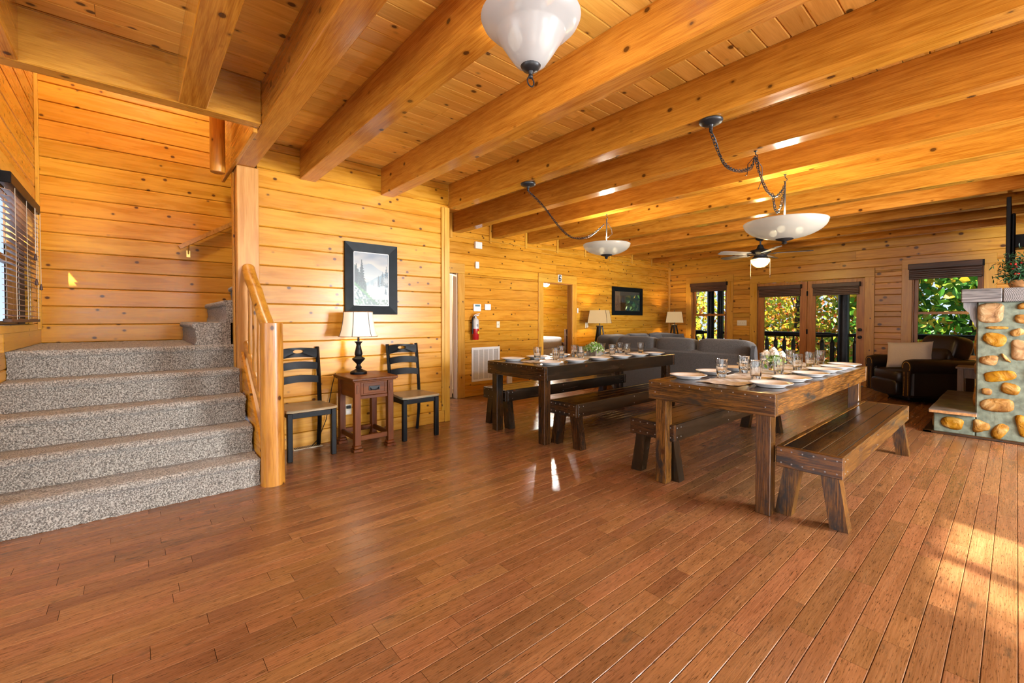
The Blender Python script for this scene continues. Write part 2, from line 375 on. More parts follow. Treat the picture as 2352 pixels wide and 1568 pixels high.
    def sphere(s, c, r, n=12, m=8, sz=1.0):
        prof = [(max(1e-4, r * sin(pi * i / m)), -r * cos(pi * i / m) * sz) for i in range(m + 1)]
        return s.lathe(prof, n, c, closed=False)
    def mesh(s, name, smooth=35):
        me = bpy.data.meshes.new(name); me.from_pydata(s.v, [], s.f)
        bm = bmesh.new(); bm.from_mesh(me); bmesh.ops.recalc_face_normals(bm, faces=bm.faces); bm.to_mesh(me); bm.free()
        if smooth:
            me.polygons.foreach_set('use_smooth', [True] * len(me.polygons)); me.set_sharp_from_angle(angle=R(smooth))
        return me
    def build(s, name, mat, parent=None, loc=(0, 0, 0), rot=(0, 0, 0), smooth=35):
        me = s.mesh(name, smooth); me.materials.append(M[mat] if isinstance(mat, str) else mat)
        o = bpy.data.objects.new(name, me); C.objects.link(o); o.parent = parent; o.location = loc; o.rotation_euler = rot
        return o

def B(x0, x1, y0, y1, z0, z1, b=0.0): return MB().box(x0, x1, y0, y1, z0, z1, b)
def part(name, mat, parent, x0, x1, y0, y1, z0, z1, b=.003):
    """box part with its own origin at its centre"""
    c = ((x0 + x1) / 2, (y0 + y1) / 2, (z0 + z1) / 2)
    return B(x0 - c[0], x1 - c[0], y0 - c[1], y1 - c[1], z0 - c[2], z1 - c[2], b).build(name, mat, parent, c)
def tag(o, label=None, cat=None, group=None, kind=None):
    if label: o['label'] = label
    if cat: o['category'] = cat
    if group: o['group'] = group
    if kind: o['kind'] = kind
    return o
def thing(name, label, cat, loc=(0, 0, 0), rz=0, group=None):
    o = bpy.data.objects.new(name, None); C.objects.link(o); o.location = loc; o.rotation_euler = (0, 0, rz); o.empty_display_size = .1
    return tag(o, label, cat, group)
def struct(name, loc=(0, 0, 0)):
    o = bpy.data.objects.new(name, None); C.objects.link(o); o.location = loc; o['kind'] = 'structure'; o.empty_display_size = .1
    return o
KIDS = {}
def copy_tree(o, parent=None):
    c = o.copy(); C.objects.link(c); c.parent = parent
    for ch in list(o.children): copy_tree(ch, c)
    return c
def clone(o, parent, loc, rot=(0, 0, 0), scale=None):
    c = o.copy(); C.objects.link(c); c.parent = parent; c.location = loc; c.rotation_euler = rot
    if scale: c.scale = scale
    return c
def lamp(name, loc, power, radius, col, parent=None):
    l = bpy.data.lights.new(name, 'POINT'); l.energy = power; l.shadow_soft_size = radius; l.color = col
    o = bpy.data.objects.new(name, l); C.objects.link(o); o.location = loc; o.parent = parent; return o

# ---------------------------------------------------------------- planked surfaces
def plank_piece(name, parent, mat, along, u0, u1, v0, v1, front, normal, thick=.02, ch=.008):
    """one board: runs along X or Y (u), height v in z; `front` is the coordinate of its face, `normal` +1/-1 the side it faces"""
    uc, vc = (u0 + u1) / 2, (v0 + v1) / 2; hu, hv = (u1 - u0) / 2 - .0008, (v1 - v0) / 2 - .0012
    ch = min(ch, hv * .4); bk = -thick * normal; cf = -ch * normal
    prof = [(bk, -hv), (bk, hv), (cf, hv), (0, hv - ch), (0, -hv + ch), (cf, -hv)]
    mb = MB()
    if along == 'Y':
        mb.prism([(d, z) for d, z in prof], -hu, hu, 'Y'); loc = (front, uc, vc)
    else:
        mb.prism([(d, z) for d, z in prof], -hu, hu, 'X'); loc = (uc, front, vc)
    return mb.build(name, mat, parent, loc, smooth=0)

def plank_wall(parent, mat, along, front, normal, u0, u1, z0, z1, rows, openings=(), maxlen=3.2, jitter=0.0, name='plank'):
    rnd = random.Random(ord(along) * 7919 + int(front * 100) * 31 + int(u0 * 100))
    z = z0; k = 0
    while z < z1 - .02:
        h = rows if isinstance(rows, float) else rows[k % len(rows)]
        t = min(z + h, z1); k += 1
        if z1 - t < .04: t = z1
        cuts = sorted({z, t} | {e for (a, b, c, d) in openings for e in (c, d) if z + .012 < e < t - .012})
        for s0, s1 in zip(cuts, cuts[1:]):
            zm = (s0 + s1) / 2; spans = [(u0, u1)]
            for (a, b, c, d) in openings:
                if c < zm < d:
                    ns = []
                    for (p, q) in spans:
                        if b <= p or a >= q: ns.append((p, q)); continue
                        if a > p: ns.append((p, a))
                        if b < q: ns.append((b, q))
                    spans = ns
            for (p, q) in spans:
                e = [p]
                while q - e[-1] > maxlen * 1.25: e.append(e[-1] + maxlen * rnd.uniform(.55, 1.0))
                e.append(q)
                for a_, b_ in zip(e, e[1:]):
                    if b_ - a_ > .02: plank_piece(name, parent, mat, along, a_, b_, s0, s1, front, normal)
        z = t

YB, XL, XF, XS, YS = 10.673, -4.779, -6.02, -6.37, -.724     # far wall, left wall, hall wall, stair back wall, stair side wall
ZB, ZC = 2.725, 3.03                                          # beam underside, ceiling

# floor ------------------------------------------------------------------------------------------------------
floor = tag(B(-6.5, 3.6, -3.4, YB, -.10, -.012).build('floor', 'gap', smooth=0), kind='structure')
def fl_proj(x, y, z=0):
    th = R(49.13); d = (x * -sin(th) + y * cos(th)); r = x * cos(th) + y * sin(th)
    if d < .25: return None
    return 1176 + 1003 * r / d, 734 + 1003 * (1.3 - z) / d, d
pw = .0906; allp = []
rr = random.Random(3)
x = -6.05
while x < 3.5:
    y = -3.3 - rr.uniform(0, .7)
    while y < YB:
        ln = rr.choice((.28, .42, .55, .7, .85, 1.0, 1.25))
        y0, y1 = max(y, -3.3), min(y + ln, YB)
        if y1 - y0 > .05: allp.append((x, x + pw, y0, y1))
        y += ln
    x += pw
def vis(p):
    best = 0
    for yy in (p[2], (p[2] + p[3]) / 2, p[3]):
        q = fl_proj((p[0] + p[1]) / 2, yy)
        if q and -40 < q[0] < 2392 and q[1] < 1600: best = max(best, (p[3] - p[2]) / q[2] ** 2)
    return best
allp = [p for p in allp if not (p[1] < -4.95 and p[3] < 3.0)]
allp.sort(key=vis, reverse=True)
def fl_mesh(mb, p, c=(0, 0, 0), dz=0):
    x0, x1, y0, y1 = p; e = .0009; ch = .0022
    pr = [(x0 + e - c[0], -.012), (x0 + e - c[0], -ch + dz), (x0 + e + ch - c[0], dz), (x1 - e - ch - c[0], dz), (x1 - e - c[0], -ch + dz), (x1 - e - c[0], -.012)]
    mb.prism(pr, y0 + e - c[1], y1 - e - c[1], 'Y')
for p in allp[:300]:
    c = ((p[0] + p[1]) / 2, (p[2] + p[3]) / 2, 0); mb = MB(); fl_mesh(mb, p, c, rr.uniform(-.0006, .0))
    mb.build('floorboard', 'floor', floor, c, smooth=0)
mb = MB()
for p in allp[300:]: fl_mesh(mb, p, dz=rr.uniform(-.0006, 0))
o = mb.build('floorboards', 'floor', floor, smooth=0); o['kind'] = 'stuff'

# ceiling ----------------------------------------------------------------------------------------------------
ceiling = struct('ceiling')
part('subfloor', 'gap', ceiling, -3.6, 3.6, -3.4, .75, ZC + .02, ZC + .10, 0)
part('subfloor', 'gap', ceiling, -6.15, 3.6, .75, YB, ZC + .02, ZC + .10, 0)
rc = random.Random(11); cw = .134; x = -6.02
while x < 3.45:
    y = .72 if x < -3.62 else -3.3
    if x < XL - .05: y = 3.06
    e = [y]
    while e[-1] < YB - 1.2: e.append(min(YB, e[-1] + rc.uniform(2.2, 4.6)))
    e[-1] = YB
    for a_, b_ in zip(e, e[1:]):
        c = (x + cw / 2, (a_ + b_) / 2, ZC); h = cw / 2 - .001; ch = .006; l = (b_ - a_) / 2 - .001
        MB().prism([(-h, .02), (h, .02), (h, ch), (h - ch, 0), (-h + ch, 0), (-h, ch)], -l, l, 'Y').build('ceiling_plank', 'ceil', ceiling, c, smooth=0)
    x += cw
BEAMS = [(-2.35, 3), (-1.5, 3), (-.62, 3), (.235, 2), (.72, 0), (1.287, 0), (2.153, 0), (3.06, 0), (3.93, 1), (4.74, 1), (5.585, 1), (6.44, 1), (7.30, 1), (8.16, 1), (9.02, 1), (9.87, 1)]
for y, k in BEAMS:
    x0 = {0: XL if y > 1 else -4.86, 1: XF, 2: -3.62, 3: -3.62}[k]
    part('beam', 'beamX', ceiling, x0, 3.5, y, y + .155, ZB, ZC + .0, .005)
    if k == 1: part('beam_strip', 'trimZ', ceiling, XF, XF + .02, y - .06, y - .012, ZB - .10, ZC, .003)
part('girder', 'beamY', ceiling, -3.735, -3.62, -3.3, .72, ZB, ZC, .006)
part('girder', 'beamY', ceiling, -3.735, -3.625, -3.3, .72, ZC + .002, ZC + .22, .004)
part('fascia_board', 'beamX', ceiling, -5.3, -3.735, .685, .715, ZB - .03, ZC + .45, .004)

# left wall with the lamp, chairs and painting ---------------------------------------------------------------
w = struct('wall_left'); part('wall_core', 'gap', w, XL - .13, XL - .019, .90, 3.05, 0, ZC, 0)
plank_wall(w, 'pineY', 'Y', XL, 1, .905, 3.06, .145, ZC, .187, maxlen=6)
bb = tag(part('baseboard_left', 'trimY', None, XL - .018, XL + .012, .91, 2.985, 0, .145, .005), kind='structure')
tr = struct('trim_1'); part('corner_board', 'trimZ', tr, XL - .02, XL + .024, 2.985, 3.062, 0, ZB + .0, .004); part('corner_board', 'trimZ', tr, XL - .11, XL - .022, 3.045, 3.068, 0, ZC, .004)
part('corner_board', 'trimZ', tr, XL + .002, XL + .02, 2.945, 2.984, .145, ZB, .003)
w = struct('wall_left_return'); part('wall_core', 'gap', w, -6.1, XL - .12, 2.93, 3.04, 0, ZC, 0)
plank_wall(w, 'pineX', 'X', 3.06, 1, -6.02, XL - .11, 0, ZC, .187, maxlen=4)

# hall wall beyond, with the numbered bedroom door -----------------------------------------------------------
D6 = (6.0, 6.84, 0, 2.03); D3 = (3.18, 4.02, 0, 2.06)
w = struct('wall_hall')
for (a, b, c, d) in ((3.06, 3.18, 0, ZC), (3.18, 4.02, 2.06, ZC), (4.02, 6.0, 0, ZC), (6.0, 6.84, 2.03, ZC), (6.84, YB, 0, ZC)):
    part('wall_core', 'gap', w, XF - .11, XF - .019, a, b, c, d, 0)
plank_wall(w, 'pineY', 'Y', XF, 1, 3.06, YB, 0, ZC, .184, [D6, D3], maxlen=3.4)
part('ledge_strip', 'trimY', w, XF, XF + .022, 4.0, YB, 2.655, 2.668, .003)
def casing(st, along, front, n, a, b, top, wdt=.135, mat='trim'):
    """casing boards around an opening a..b of height top in a wall at `front` facing n"""
    f0, f1 = (front, front + .024) if n > 0 else (front - .024, front)
    for (p, q, z0, z1, mm) in ((a - wdt, a, 0, top, 'Z'), (b, b + wdt, 0, top, 'Z'), (a - wdt, b + wdt, top, top + .165, 'Y' if along == 'Y' else 'X')):
        if along == 'Y': part('casing', mat + mm, st, f0, f1, p, q, z0, z1, .004)
        else: part('casing', mat + mm, st, p, q, f0, f1, z0, z1, .004)
d1 = struct('door_1'); casing(d1, 'Y', XF, 1, 6.0, 6.84, 2.03)
part('jamb', 'doorwood', d1, XF - .11, XF + .002, 5.985, 6.0, 0, 2.03, .002); part('jamb', 'doorwood', d1, XF - .11, XF + .002, 6.84, 6.855, 0, 2.03, .002); part('jamb', 'doorwood', d1, XF - .11, XF + .002, 6.0, 6.84, 2.015, 2.03, .002)
sb = part('door_slab', 'doorwood', d1, XF - .92, XF - .115, 6.80, 6.84, .01, 2.01, .003); sb.rotation_euler = (0, 0, R(-52)); sb.location = (XF - .12 - .40 * cos(R(52)), 6.87 + .40 * sin(R(52)), 1.01)
for (z0, z1) in ((.2, .9), (1.05, 1.85)): part('door_panel', 'doorwood', sb, -.28, .28, -.026, -.018, z0 - 1.01, z1 - 1.01, .006)
MB().lathe([(.02, 0), (.02, .03), (.03, .04), (.03, .06), (.001, .07)], 12).build('door_knob', 'blackmetal', sb, (-.34, -.02, -.06), (R(90), 0, 0))
d3 = struct('door_3'); casing(d3, 'Y', XF, 1, 3.18, 4.02, 2.06)
for y0 in (3.168, 4.008): part('jamb', 'cream', d3, XF - .11, XF + .002, y0, y0 + .012, 0, 2.06, .002)
part('door_slab', 'cream', d3, XF - .95, XF - .115, 3.95, 3.99, .01, 2.04, .003)
w = struct('wall_bathroom'); part('wall_core', 'cream', w, -8.0, -7.9, 2.0, 4.6, 0, 2.6, 0); part('ceiling_panel', 'cream', w, -8.0, -6.15, 2.0, 4.6, 2.6, 2.65, 0)
part('wall_core', 'cream', w, -7.95, -6.14, 4.5, 4.6, 0, 2.6, 0); part('floor_panel', 'cream', w, -8, -6.5, 2, 4.6, -.05, 0, 0)

# bedroom seen through the doorway
w = struct('wall_bedroom'); part('wall_core', 'gap', w, -9.4, -9.22, 4.7, 11.2, 0, 2.6, 0); plank_wall(w, 'pineY', 'Y', -9.2, 1, 4.7, 11.2, 0, 2.6, .184, maxlen=4)
part('wall_core', 'gap', w, -9.3, -6.14, 11.1, 11.2, 0, 2.6, 0); plank_wall(w, 'pineX', 'X', 11.1, -1, -9.2, -6.14, 0, 2.6, .184, maxlen=4)
part('wall_core', 'trimX', w, -9.3, -6.14, 4.62, 4.7, 0, 2.6, 0)
part('floor_panel', 'gap', w, -9.3, -6.5, 4.7, 11.1, -.06, -.002, 0); part('ceiling_panel', 'ceil', w, -9.3, -6.14, 4.7, 11.1, 2.6, 2.65, 0)

# far wall with the french doors and two windows --------------------------------------------------------------
FD = (-3.85, -1.925, 0, 2.12); W1 = (-5.385, -4.515, .62, 2.20); W2 = (-1.245, -.365, .62, 2.225)
w = struct('wall_far')
for (a, b, c, d) in ((-6.1, W1[0], 0, ZC), (W1[0], W1[1], 0, W1[2]), (W1[0], W1[1], W1[3], ZC), (W1[1], FD[0], 0, ZC), (FD[0], FD[1], FD[3], ZC), (FD[1], W2[0], 0, ZC), (W2[0], W2[1], 0, W2[2]), (W2[0], W2[1], W2[3], ZC), (W2[1], 3.6, 0, ZC)):
    part('wall_core', 'gap', w, a, b, YB + .019, YB + .14, c, d, 0)
plank_wall(w, 'far', 'X', YB, -1, -6.02, 3.5, 0, 2.305, [.115, .115, .185, .10, .125, .19, .11], [FD, W1, W2], maxlen=3)
plank_wall(w, 'far', 'X', YB, -1, -6.02, 3.5, 2.305, ZC, [.15, .19, .19, .2], [], maxlen=4)
part('corner_board', 'trimZ', w, XF, XF + .05, YB - .024, YB, 0, 2.66, .003)
def casing_win(st, a, b, z0, z1, n='X'):
    for (p, q, r, t, mm) in ((a - .145, a, z0 - .14, z1, 'Z'), (b, b + .145, z0 - .14, z1, 'Z'), (a - .145, b + .145, z1, z1 + .17, 'X'), (a - .02, b + .02, z0 - .14, z0, 'X')):
        part('casing', 'trim' + mm, st, p, q, YB - .026, YB, r, t, .004)
def sash_window(name, a, b, z0, z1, mid):
    st = struct(name); casing_win(st, a, b, z0, z1)
    for (p, q, r, t) in ((a, a + .02, z0, z1), (b - .02, b, z0, z1), (a, b, z1 - .02, z1), (a, b, z0, z0 + .03)): part('jamb', 'doorwood', st, p, q, YB, YB + .13, r, t, .002)
    for (lo, hi, y) in ((mid - .02, z1 - .02, YB + .075), (z0 + .03, mid + .02, YB + .04)):
        sh = struct('sash'); del sh['kind']; sh.parent = st
        for (p, q, r, t) in ((a + .02, a + .075, lo, hi), (b - .075, b - .02, lo, hi), (a + .075, b - .075, hi - .045, hi), (a + .075, b - .075, lo, lo + .045)): part('sash_rail', 'doorwood', sh, p, q, y, y + .034, r, t, .003)
        part('pane', 'pane', sh, a + .07, b - .07, y + .014, y + .019, lo + .04, hi - .04, 0)
    part('sash_lock', 'brass', st, (a + b) / 2 - .03, (a + b) / 2 + .03, YB + .03, YB + .06, mid + .02, mid + .035, .003)
    return st
sash_window('window_1', *W1, 1.42); sash_window('window_2', *W2, 1.42)
d2 = struct('door_2'); casing(d2, 'X', YB, -1, FD[0], FD[1], FD[3], .15)
for (a, b, ga, gb, hand) in ((-3.85, -2.889, -3.715, -3.02, 0), (-2.883, -1.925, -2.735, -2.058, 1)):
    lf = struct('door_leaf'); del lf['kind']; lf.parent = d2; y0, y1 = YB + .03, YB + .075
    for (p, q, r, t, mm) in ((a, ga, .01, 2.11, 'Z'), (gb, b, .01, 2.11, 'Z'), (ga, gb, 1.94, 2.11, 'X'), (ga, gb, .01, .27, 'X')): part('stile', 'doorwood', lf, p, q, y0, y1, r, t, .004)
    part('pane', 'pane', lf, ga - .01, gb + .01, y0 + .018, y0 + .024, .26, 1.95, 0)
    if hand:
        for z in (.96, 1.105): MB().lathe([(.032, 0), (.032, .012), (.014, .02), (.014, .045), (.030, .055), (.030, .075), (.001, .085)], 16).build('door_knob', 'blackmetal', lf, (-1.995, y0, z), (R(90), 0, 0))
    for z in (.3, 1.05, 1.85): part('hinge', 'bronze', lf, (a if hand else b) - .012, (a if hand else b) + .012, y0 - .01, y0 + .004, z - .05, z + .05, .002)

# walls out of the picture: right and behind the camera, with their windows ------------------------------------
def big_windows(name, along, front, n, u0, u1, wins):
    w = struct(name); u = u0
    for (a, b) in wins:
        for (p, q, r, t) in ((u, a, 0, ZC), (a, b, 0, .5), (a, b, 2.4, ZC)):
            c = (front, front + .1 * -n)
            if along == 'X': part('wall_core', 'trimX', w, p, q, min(c), max(c), r, t, 0)
            else: part('wall_core', 'trimY', w, min(c), max(c), p, q, r, t, 0)
        u = b
        for k in range(3):
            m_ = a + (b - a) * k / 2
            if along == 'X': part('mullion', 'trimZ', w, m_ - .03, m_ + .03, front - .09, front + .01, .5, 2.4, .004)
            else: part('mullion', 'trimZ', w, front - .01, front + .09, m_ - .03, m_ + .03, .5, 2.4, .004)
    c = (front, front + .1 * -n)
    if along == 'X': part('wall_core', 'trimX', w, u, u1, min(c), max(c), 0, ZC, 0)
    else: part('wall_core', 'trimY', w, min(c), max(c), u, u1, 0, ZC, 0)
big_windows('wall_near', 'X', NY, 1, -3.75, 3.6, [(-3.0, -.6), (.3, 2.7)])
big_windows('wall_right', 'Y', RX, -1, NY, YB, [(-2.2, -.4), (1.2, 2.55), (4.3, 6.1)])
w = struct('wall_left_near'); part('wall_core', 'gap', w, -3.86, -3.74, NY, YS, 0, ZC + .2, 0); plank_wall(w, 'pineY', 'Y', -3.72, 1, NY, YS - .0, 0, ZB, .187, maxlen=4)

# ---------------------------------------------------------------- stairwell
w = struct('wall_stair_back'); part('wall_core', 'gap', w, XS - .12, XS - .019, YS - .1, 3.0, .9, 5.3, 0); plank_wall(w, 'pineY', 'Y', XS, 1, YS, 3.0, 1.065, 5.2, .186, maxlen=4.2)
SW = (-5.86, -4.55, 1.26, 2.36)
w = struct('wall_stair_side')
for (a, b, c, d) in ((-6.4, SW[0], 0, 5.3), (SW[0], SW[1], 0, SW[2]), (SW[0], SW[1], SW[3], 5.3), (SW[1], -3.74, 0, 5.3)): part('wall_core', 'gap', w, a, b, YS - .14, YS - .019, c, d, 0)
plank_wall(w, 'pineX', 'X', YS, 1, XS, -3.74, 0, 5.2, .186, [SW], maxlen=4)
part('corner_board', 'trimZ', w, XS, XS + .035, YS, YS + .03, 1.2, 5.2, .004)
part('baseboard', 'trimX', w, -6.37, -4.7, YS, YS + .022, 1.065, 1.20, .004)
w = struct('wall_stair_upper')
part('wall_core', 'pineX', w, XS, XL - .13, 2.9, 3.0, 0, 5.3, 0); part('wall_core', 'pineY', w, -3.73, -3.63, YS - .1, .72, ZC + .22, 5.3, 0); part('wall_core', 'pineX', w, -4.9, -3.63, .72, .82, ZC + .45, 5.3, 0); part('wall_core', 'pineY', w, -4.92, -4.82, .9, 3.0, 0, 5.3, 0)
part('ceiling_panel', 'ceil', w, -6.5, -3.6, YS - .2, 3.1, 5.25, 5.35, 0)
w3 = struct('window_3')
for (p, q, r, t, mm) in ((SW[0] - .09, SW[0], SW[2], SW[3] + .0, 'Z'), (SW[1], SW[1] + .09, SW[2], SW[3], 'Z'), (SW[0] - .09, SW[1] + .09, SW[3], SW[3] + .14, 'X'), (SW[0] - .12, SW[1] + .12, SW[2] - .06, SW[2], 'X')): part('casing', 'trim' + mm, w3, p, q, YS, YS + .024 + (.02 if r < SW[2] else 0), r, t, .004)
for (p, q, r, t) in ((SW[0], SW[0] + .03, SW[2], SW[3]), (SW[1] - .03, SW[1], SW[2], SW[3]), (SW[0], SW[1], SW[2], SW[2] + .03), (SW[0], SW[1], SW[3] - .03, SW[3]), (SW[0], SW[1], 1.78, 1.83)): part('sash_rail', 'doorwood', w3, p, q, YS - .12, YS - .06, r, t, .003)
part('pane', 'pane', w3, SW[0] + .03, SW[1] - .03, YS - .092, YS - .087, SW[2] + .03, SW[3] - .03, 0)
# wooden blind
bl = thing('wooden_blind', 'brown wooden slatted blind in the window beside the stair landing', 'blind', (-5.2, YS + .0, 1.28))
part('headrail', 'black', bl, -.62, .62, .028, .09, .97, 1.05, .004)
sl_ = MB().box(-.6, .6, -.024, .024, -.0015, .0015, 0).mesh('slat'); sl_.materials.append(M['blind'])
for k in range(22):
    o = bpy.data.objects.new('slat', sl_); C.objects.link(o); o.parent = bl; o.location = (0, .058, .05 + k * .0418); o.rotation_euler = (R(-14), 0, 0)
part('bottom_rail', 'shadewood', bl, -.6, .6, .035, .08, .0, .028, .004)
for x in (-.5, 0, .45):
    MB().tube([(x, .034, .02), (x, .034, .97)], .0016, 5).build('ladder_cord', 'ivory', bl); MB().tube([(x, .083, .02), (x, .083, .97)], .0016, 5).build('ladder_cord', 'ivory', bl)
for x, z in ((-.3, .36), (-.27, .57), (-.545, .33)):
    MB().tube([(x, .096, z), (x, .096, .97)], .0016, 5).build('pull_cord', 'ivory', bl); MB().lathe([(.004, .05), (.010, .02), (.012, 0), (.006, -.005)], 10).build('tassel', 'shadewood', bl, (x, .096, z - .04))

# carpeted stairs
RZ, RUN, SX0 = .213, .255, -3.885
st = thing('staircase', 'grey shag carpeted stairs turning at a landing beside the log newel post', 'staircase', (0, 0, 0))
rs = random.Random(5)
def carpet_sheet(name, prof, y0, y1, parent, loc=(0, 0, 0), axis='Y', edge=.025):
    """profile swept along an axis with rounded ends and tufty unevenness"""
    n = max(2, int((y1 - y0) / .028)); ys = [y0 + (y1 - y0) * i / n for i in range(n + 1)]
    cx = sum(p[0] for p in prof) / len(prof); cz = sum(p[1] for p in prof) / len(prof)
    vs = []; fs = []; m_ = len(prof)
    for i, y in enumerate(ys):
        for (x, z) in prof:
            j = .0032
            v = (x + rs.uniform(-j, j), y + rs.uniform(-j, j), z + rs.uniform(-j, j))
            vs.append(v if axis == 'Y' else (v[1], v[0], v[2]))
    for i in range(n):
        for k in range(m_ - 1): fs.append((i * m_ + k, (i + 1) * m_ + k, (i + 1) * m_ + k + 1, i * m_ + k + 1))
    fs.append(tuple(range(m_))); fs.append(tuple(n * m_ + k for k in range(m_)))
    return MB().add(vs, fs).build(name, 'carpet', parent, loc, smooth=80)
def step_prof(xf, zb, zt, depth, nose=.035, r=.028):
    pr = []
    n = 7
    for i in range(n): pr.append((xf - nose * .55 - .012 * sin(pi * i / n), zb + (zt - .065 - zb) * i / n))
    for i in range(9):
        a = -pi / 2 + pi * i / 8; pr.append((xf - r + r * cos(a), zt - r + r * sin(a)))
    n2 = max(2, int(depth / .03))
    for i in range(1, n2 + 1): pr.append((xf - r - (depth) * i / n2, zt))
    pr.append((xf - depth - .03, zb))
    return pr
YR = .735
for k in range(4):
    xf = SX0 - RUN * k + .025
    carpet_sheet('step', step_prof(xf, RZ * k - (.0 if k == 0 else .01), RZ * (k + 1), RUN + .03), YS + .002, YR - .004 * k, st)
carpet_sheet('landing', step_prof(SX0 - RUN * 4 + .025, RZ * 4 - .01, RZ * 5, 6.37 - 4.905 + .025), YS + .002, 2.8, st)
# upper flight rising along the back wall
LZ = RZ * 5
for k in range(4):
    yf = .40 + .24 * k
    pr = [(-(p[0]), p[1]) for p in step_prof(-yf + .0, LZ + RZ * k - .005, LZ + RZ * (k + 1) - .005, .27 if k < 3 else 1.2)]
    carpet_sheet('step', pr, XS + .004, -4.925, st, axis='X')
pk = MB().prism([(-3.93, 0.0), (-3.93, .33), (-4.72, 1.02), (-4.72, 0)], YR + .012, YR + .032, 'Y').build('skirt_board', 'pineX', st)

rail = thing('stair_railing', 'peeled log stair railing with a thick newel post at the foot', 'railing', (-3.85, .82, 0))
def logtube(a, b, r0, r1, n=9, seg=14, wob=.006, seed=0):
    q = random.Random(seed); a, b = Vector(a), Vector(b)
    pts = []; rs_ = []
    for i in range(n):
        t = i / (n - 1); p = a.lerp(b, t) + Vector((q.uniform(-wob, wob), q.uniform(-wob, wob), 0)); pts.append(p); rs_.append((r0 + (r1 - r0) * t) * (1 + q.uniform(-.03, .03)))
    return MB().tube(pts, rs_, seg)
logtube((0, 0, 0), (0, 0, 1.275), .086, .082, 12, 20, .002, 1).build('newel_post', 'log', rail, smooth=60)
logtube((-.02, -.005, 1.185), (-.86, -.01, 1.775), .05, .055, 9, 16, .004, 2).build('handrail', 'logX', rail, smooth=60)
logtube((-.03, -.005, .40), (-.86, -.01, 1.075), .04, .042, 9, 14, .004, 3).build('bottom_rail', 'logX', rail, smooth=60)
for i, x in enumerate((-.19, -.36, -.54, -.72)):
    zt = 1.185 + (-x - .02) * .702; zb = .40 + (-x - .03) * .813
    logtube((x, -.005, zb - .01), (x, -.005, zt), .032, .030, 7, 12, .004, 10 + i).build('baluster', 'log', rail, smooth=60)
post = thing('timber_post', 'square rough-sawn timber post holding the beam end above the railing', 'post', (-4.79, .815, 0))
part('shaft', 'beamZ', post, -.085, .09, -.09, .09, 0, ZB, .006); part('edge_strip', 'trimZ', post, -.128, -.087, -.10, .085, LZ - .02, ZB + .3, .002); part('edge_strip', 'trimZ', post, -.084, -.02, -.104, -.092, RZ * 4, ZB - .05, .002)
hb = thing('log_post_end', 'dark rounded log end hanging below the floor edge over the stairs', 'log', (-4.85, .60, 2.66))
MB().lathe([(.058, 0), (.06, .01), (.06, .9)], 18).build('shaft', 'log', hb); MB().lathe([(.050, -.004), (.054, .002)], 18).build('cut_end', 'doorwood', hb)
hr = thing('wall_handrail', 'slim wooden handrail on a brass bracket along the stair wall', 'handrail', (XS + .07, .40, 2.13))
MB().bar((0, 0, 0), (0, 1.6, 1.05), .045, .06, (1, 0, 0)).build('rail', 'logX', hr)
MB().tube([(-.07, .09, -.06), (-.04, .09, -.05), (0, .09, .03)], .006, 6).build('bracket', 'brass', hr); part('bracket_plate', 'brass', hr, -.07, -.064, .07, .11, -.10, -.02, .002)

# ---------------------------------------------------------------- dining tables and benches
def nails(parent, pts, r=.0045, axis='Y', name='nail'):
    n0 = None
    for p in pts:
        if n0 is None:
            rot = {'Y': (R(90), 0, 0), 'X': (0, R(90), 0)}[axis]
            n0 = MB().lathe([(r, -.001), (r * .8, .0015), (.0005, .002)], 8).build(name, 'nailsteel', parent, p, rot)
        else:
            clone(n0, parent, p, n0.rotation_euler)
def farm_table(label, x0, x1, y0, y1, h, sty):
    cx, cyy = (x0 + x1) / 2, (y0 + y1) / 2; t = thing('farm_table', label, 'table', (cx, cyy, 0), 0, 'long plank dining tables')
    a, b = (x1 - x0) / 2, (y1 - y0) / 2; D = sty
    n = 5; wdt = (2 * a - .084) / n
    for k in range(n): part('tabletop_plank', D['top'] + 'Y', t, -a + .042 + k * wdt + .0015, -a + .042 + (k + 1) * wdt - .0015, -b + .042, b - .042, h - .042, h - .004, .003)
    for s in (-1, 1):
        part('side_apron', D['side'] + 'Y', t, min(s * a, s * (a - .04)), max(s * a, s * (a - .04)), -b + .041, b - .041, h - .148, h, .004)
        part('end_apron', D['end'] + 'X', t, -a, a, min(s * b, s * (b - .04)), max(s * b, s * (b - .04)), h - .148, h, .004)
    for sx in (-1, 1):
        for sy in (-1, 1):
            xx, yy = sx * (a - .04 - .046), sy * (b - .04 - .046)
            part('leg', D['leg'] + 'Z', t, xx - .046, xx + .046, yy - .046, yy + .046, 0, h - .043, .004)
    q = random.Random(int(x0 * 100) & 255)
    nails(t, [(-a + .03 + i * (2 * a - .06) / 11, -b - .0005, h - .018 - q.uniform(0, .006)) for i in range(12)] + [(sx * (a - .06), -b - .0005, h - .09) for sx in (-1, 1)])
    return t
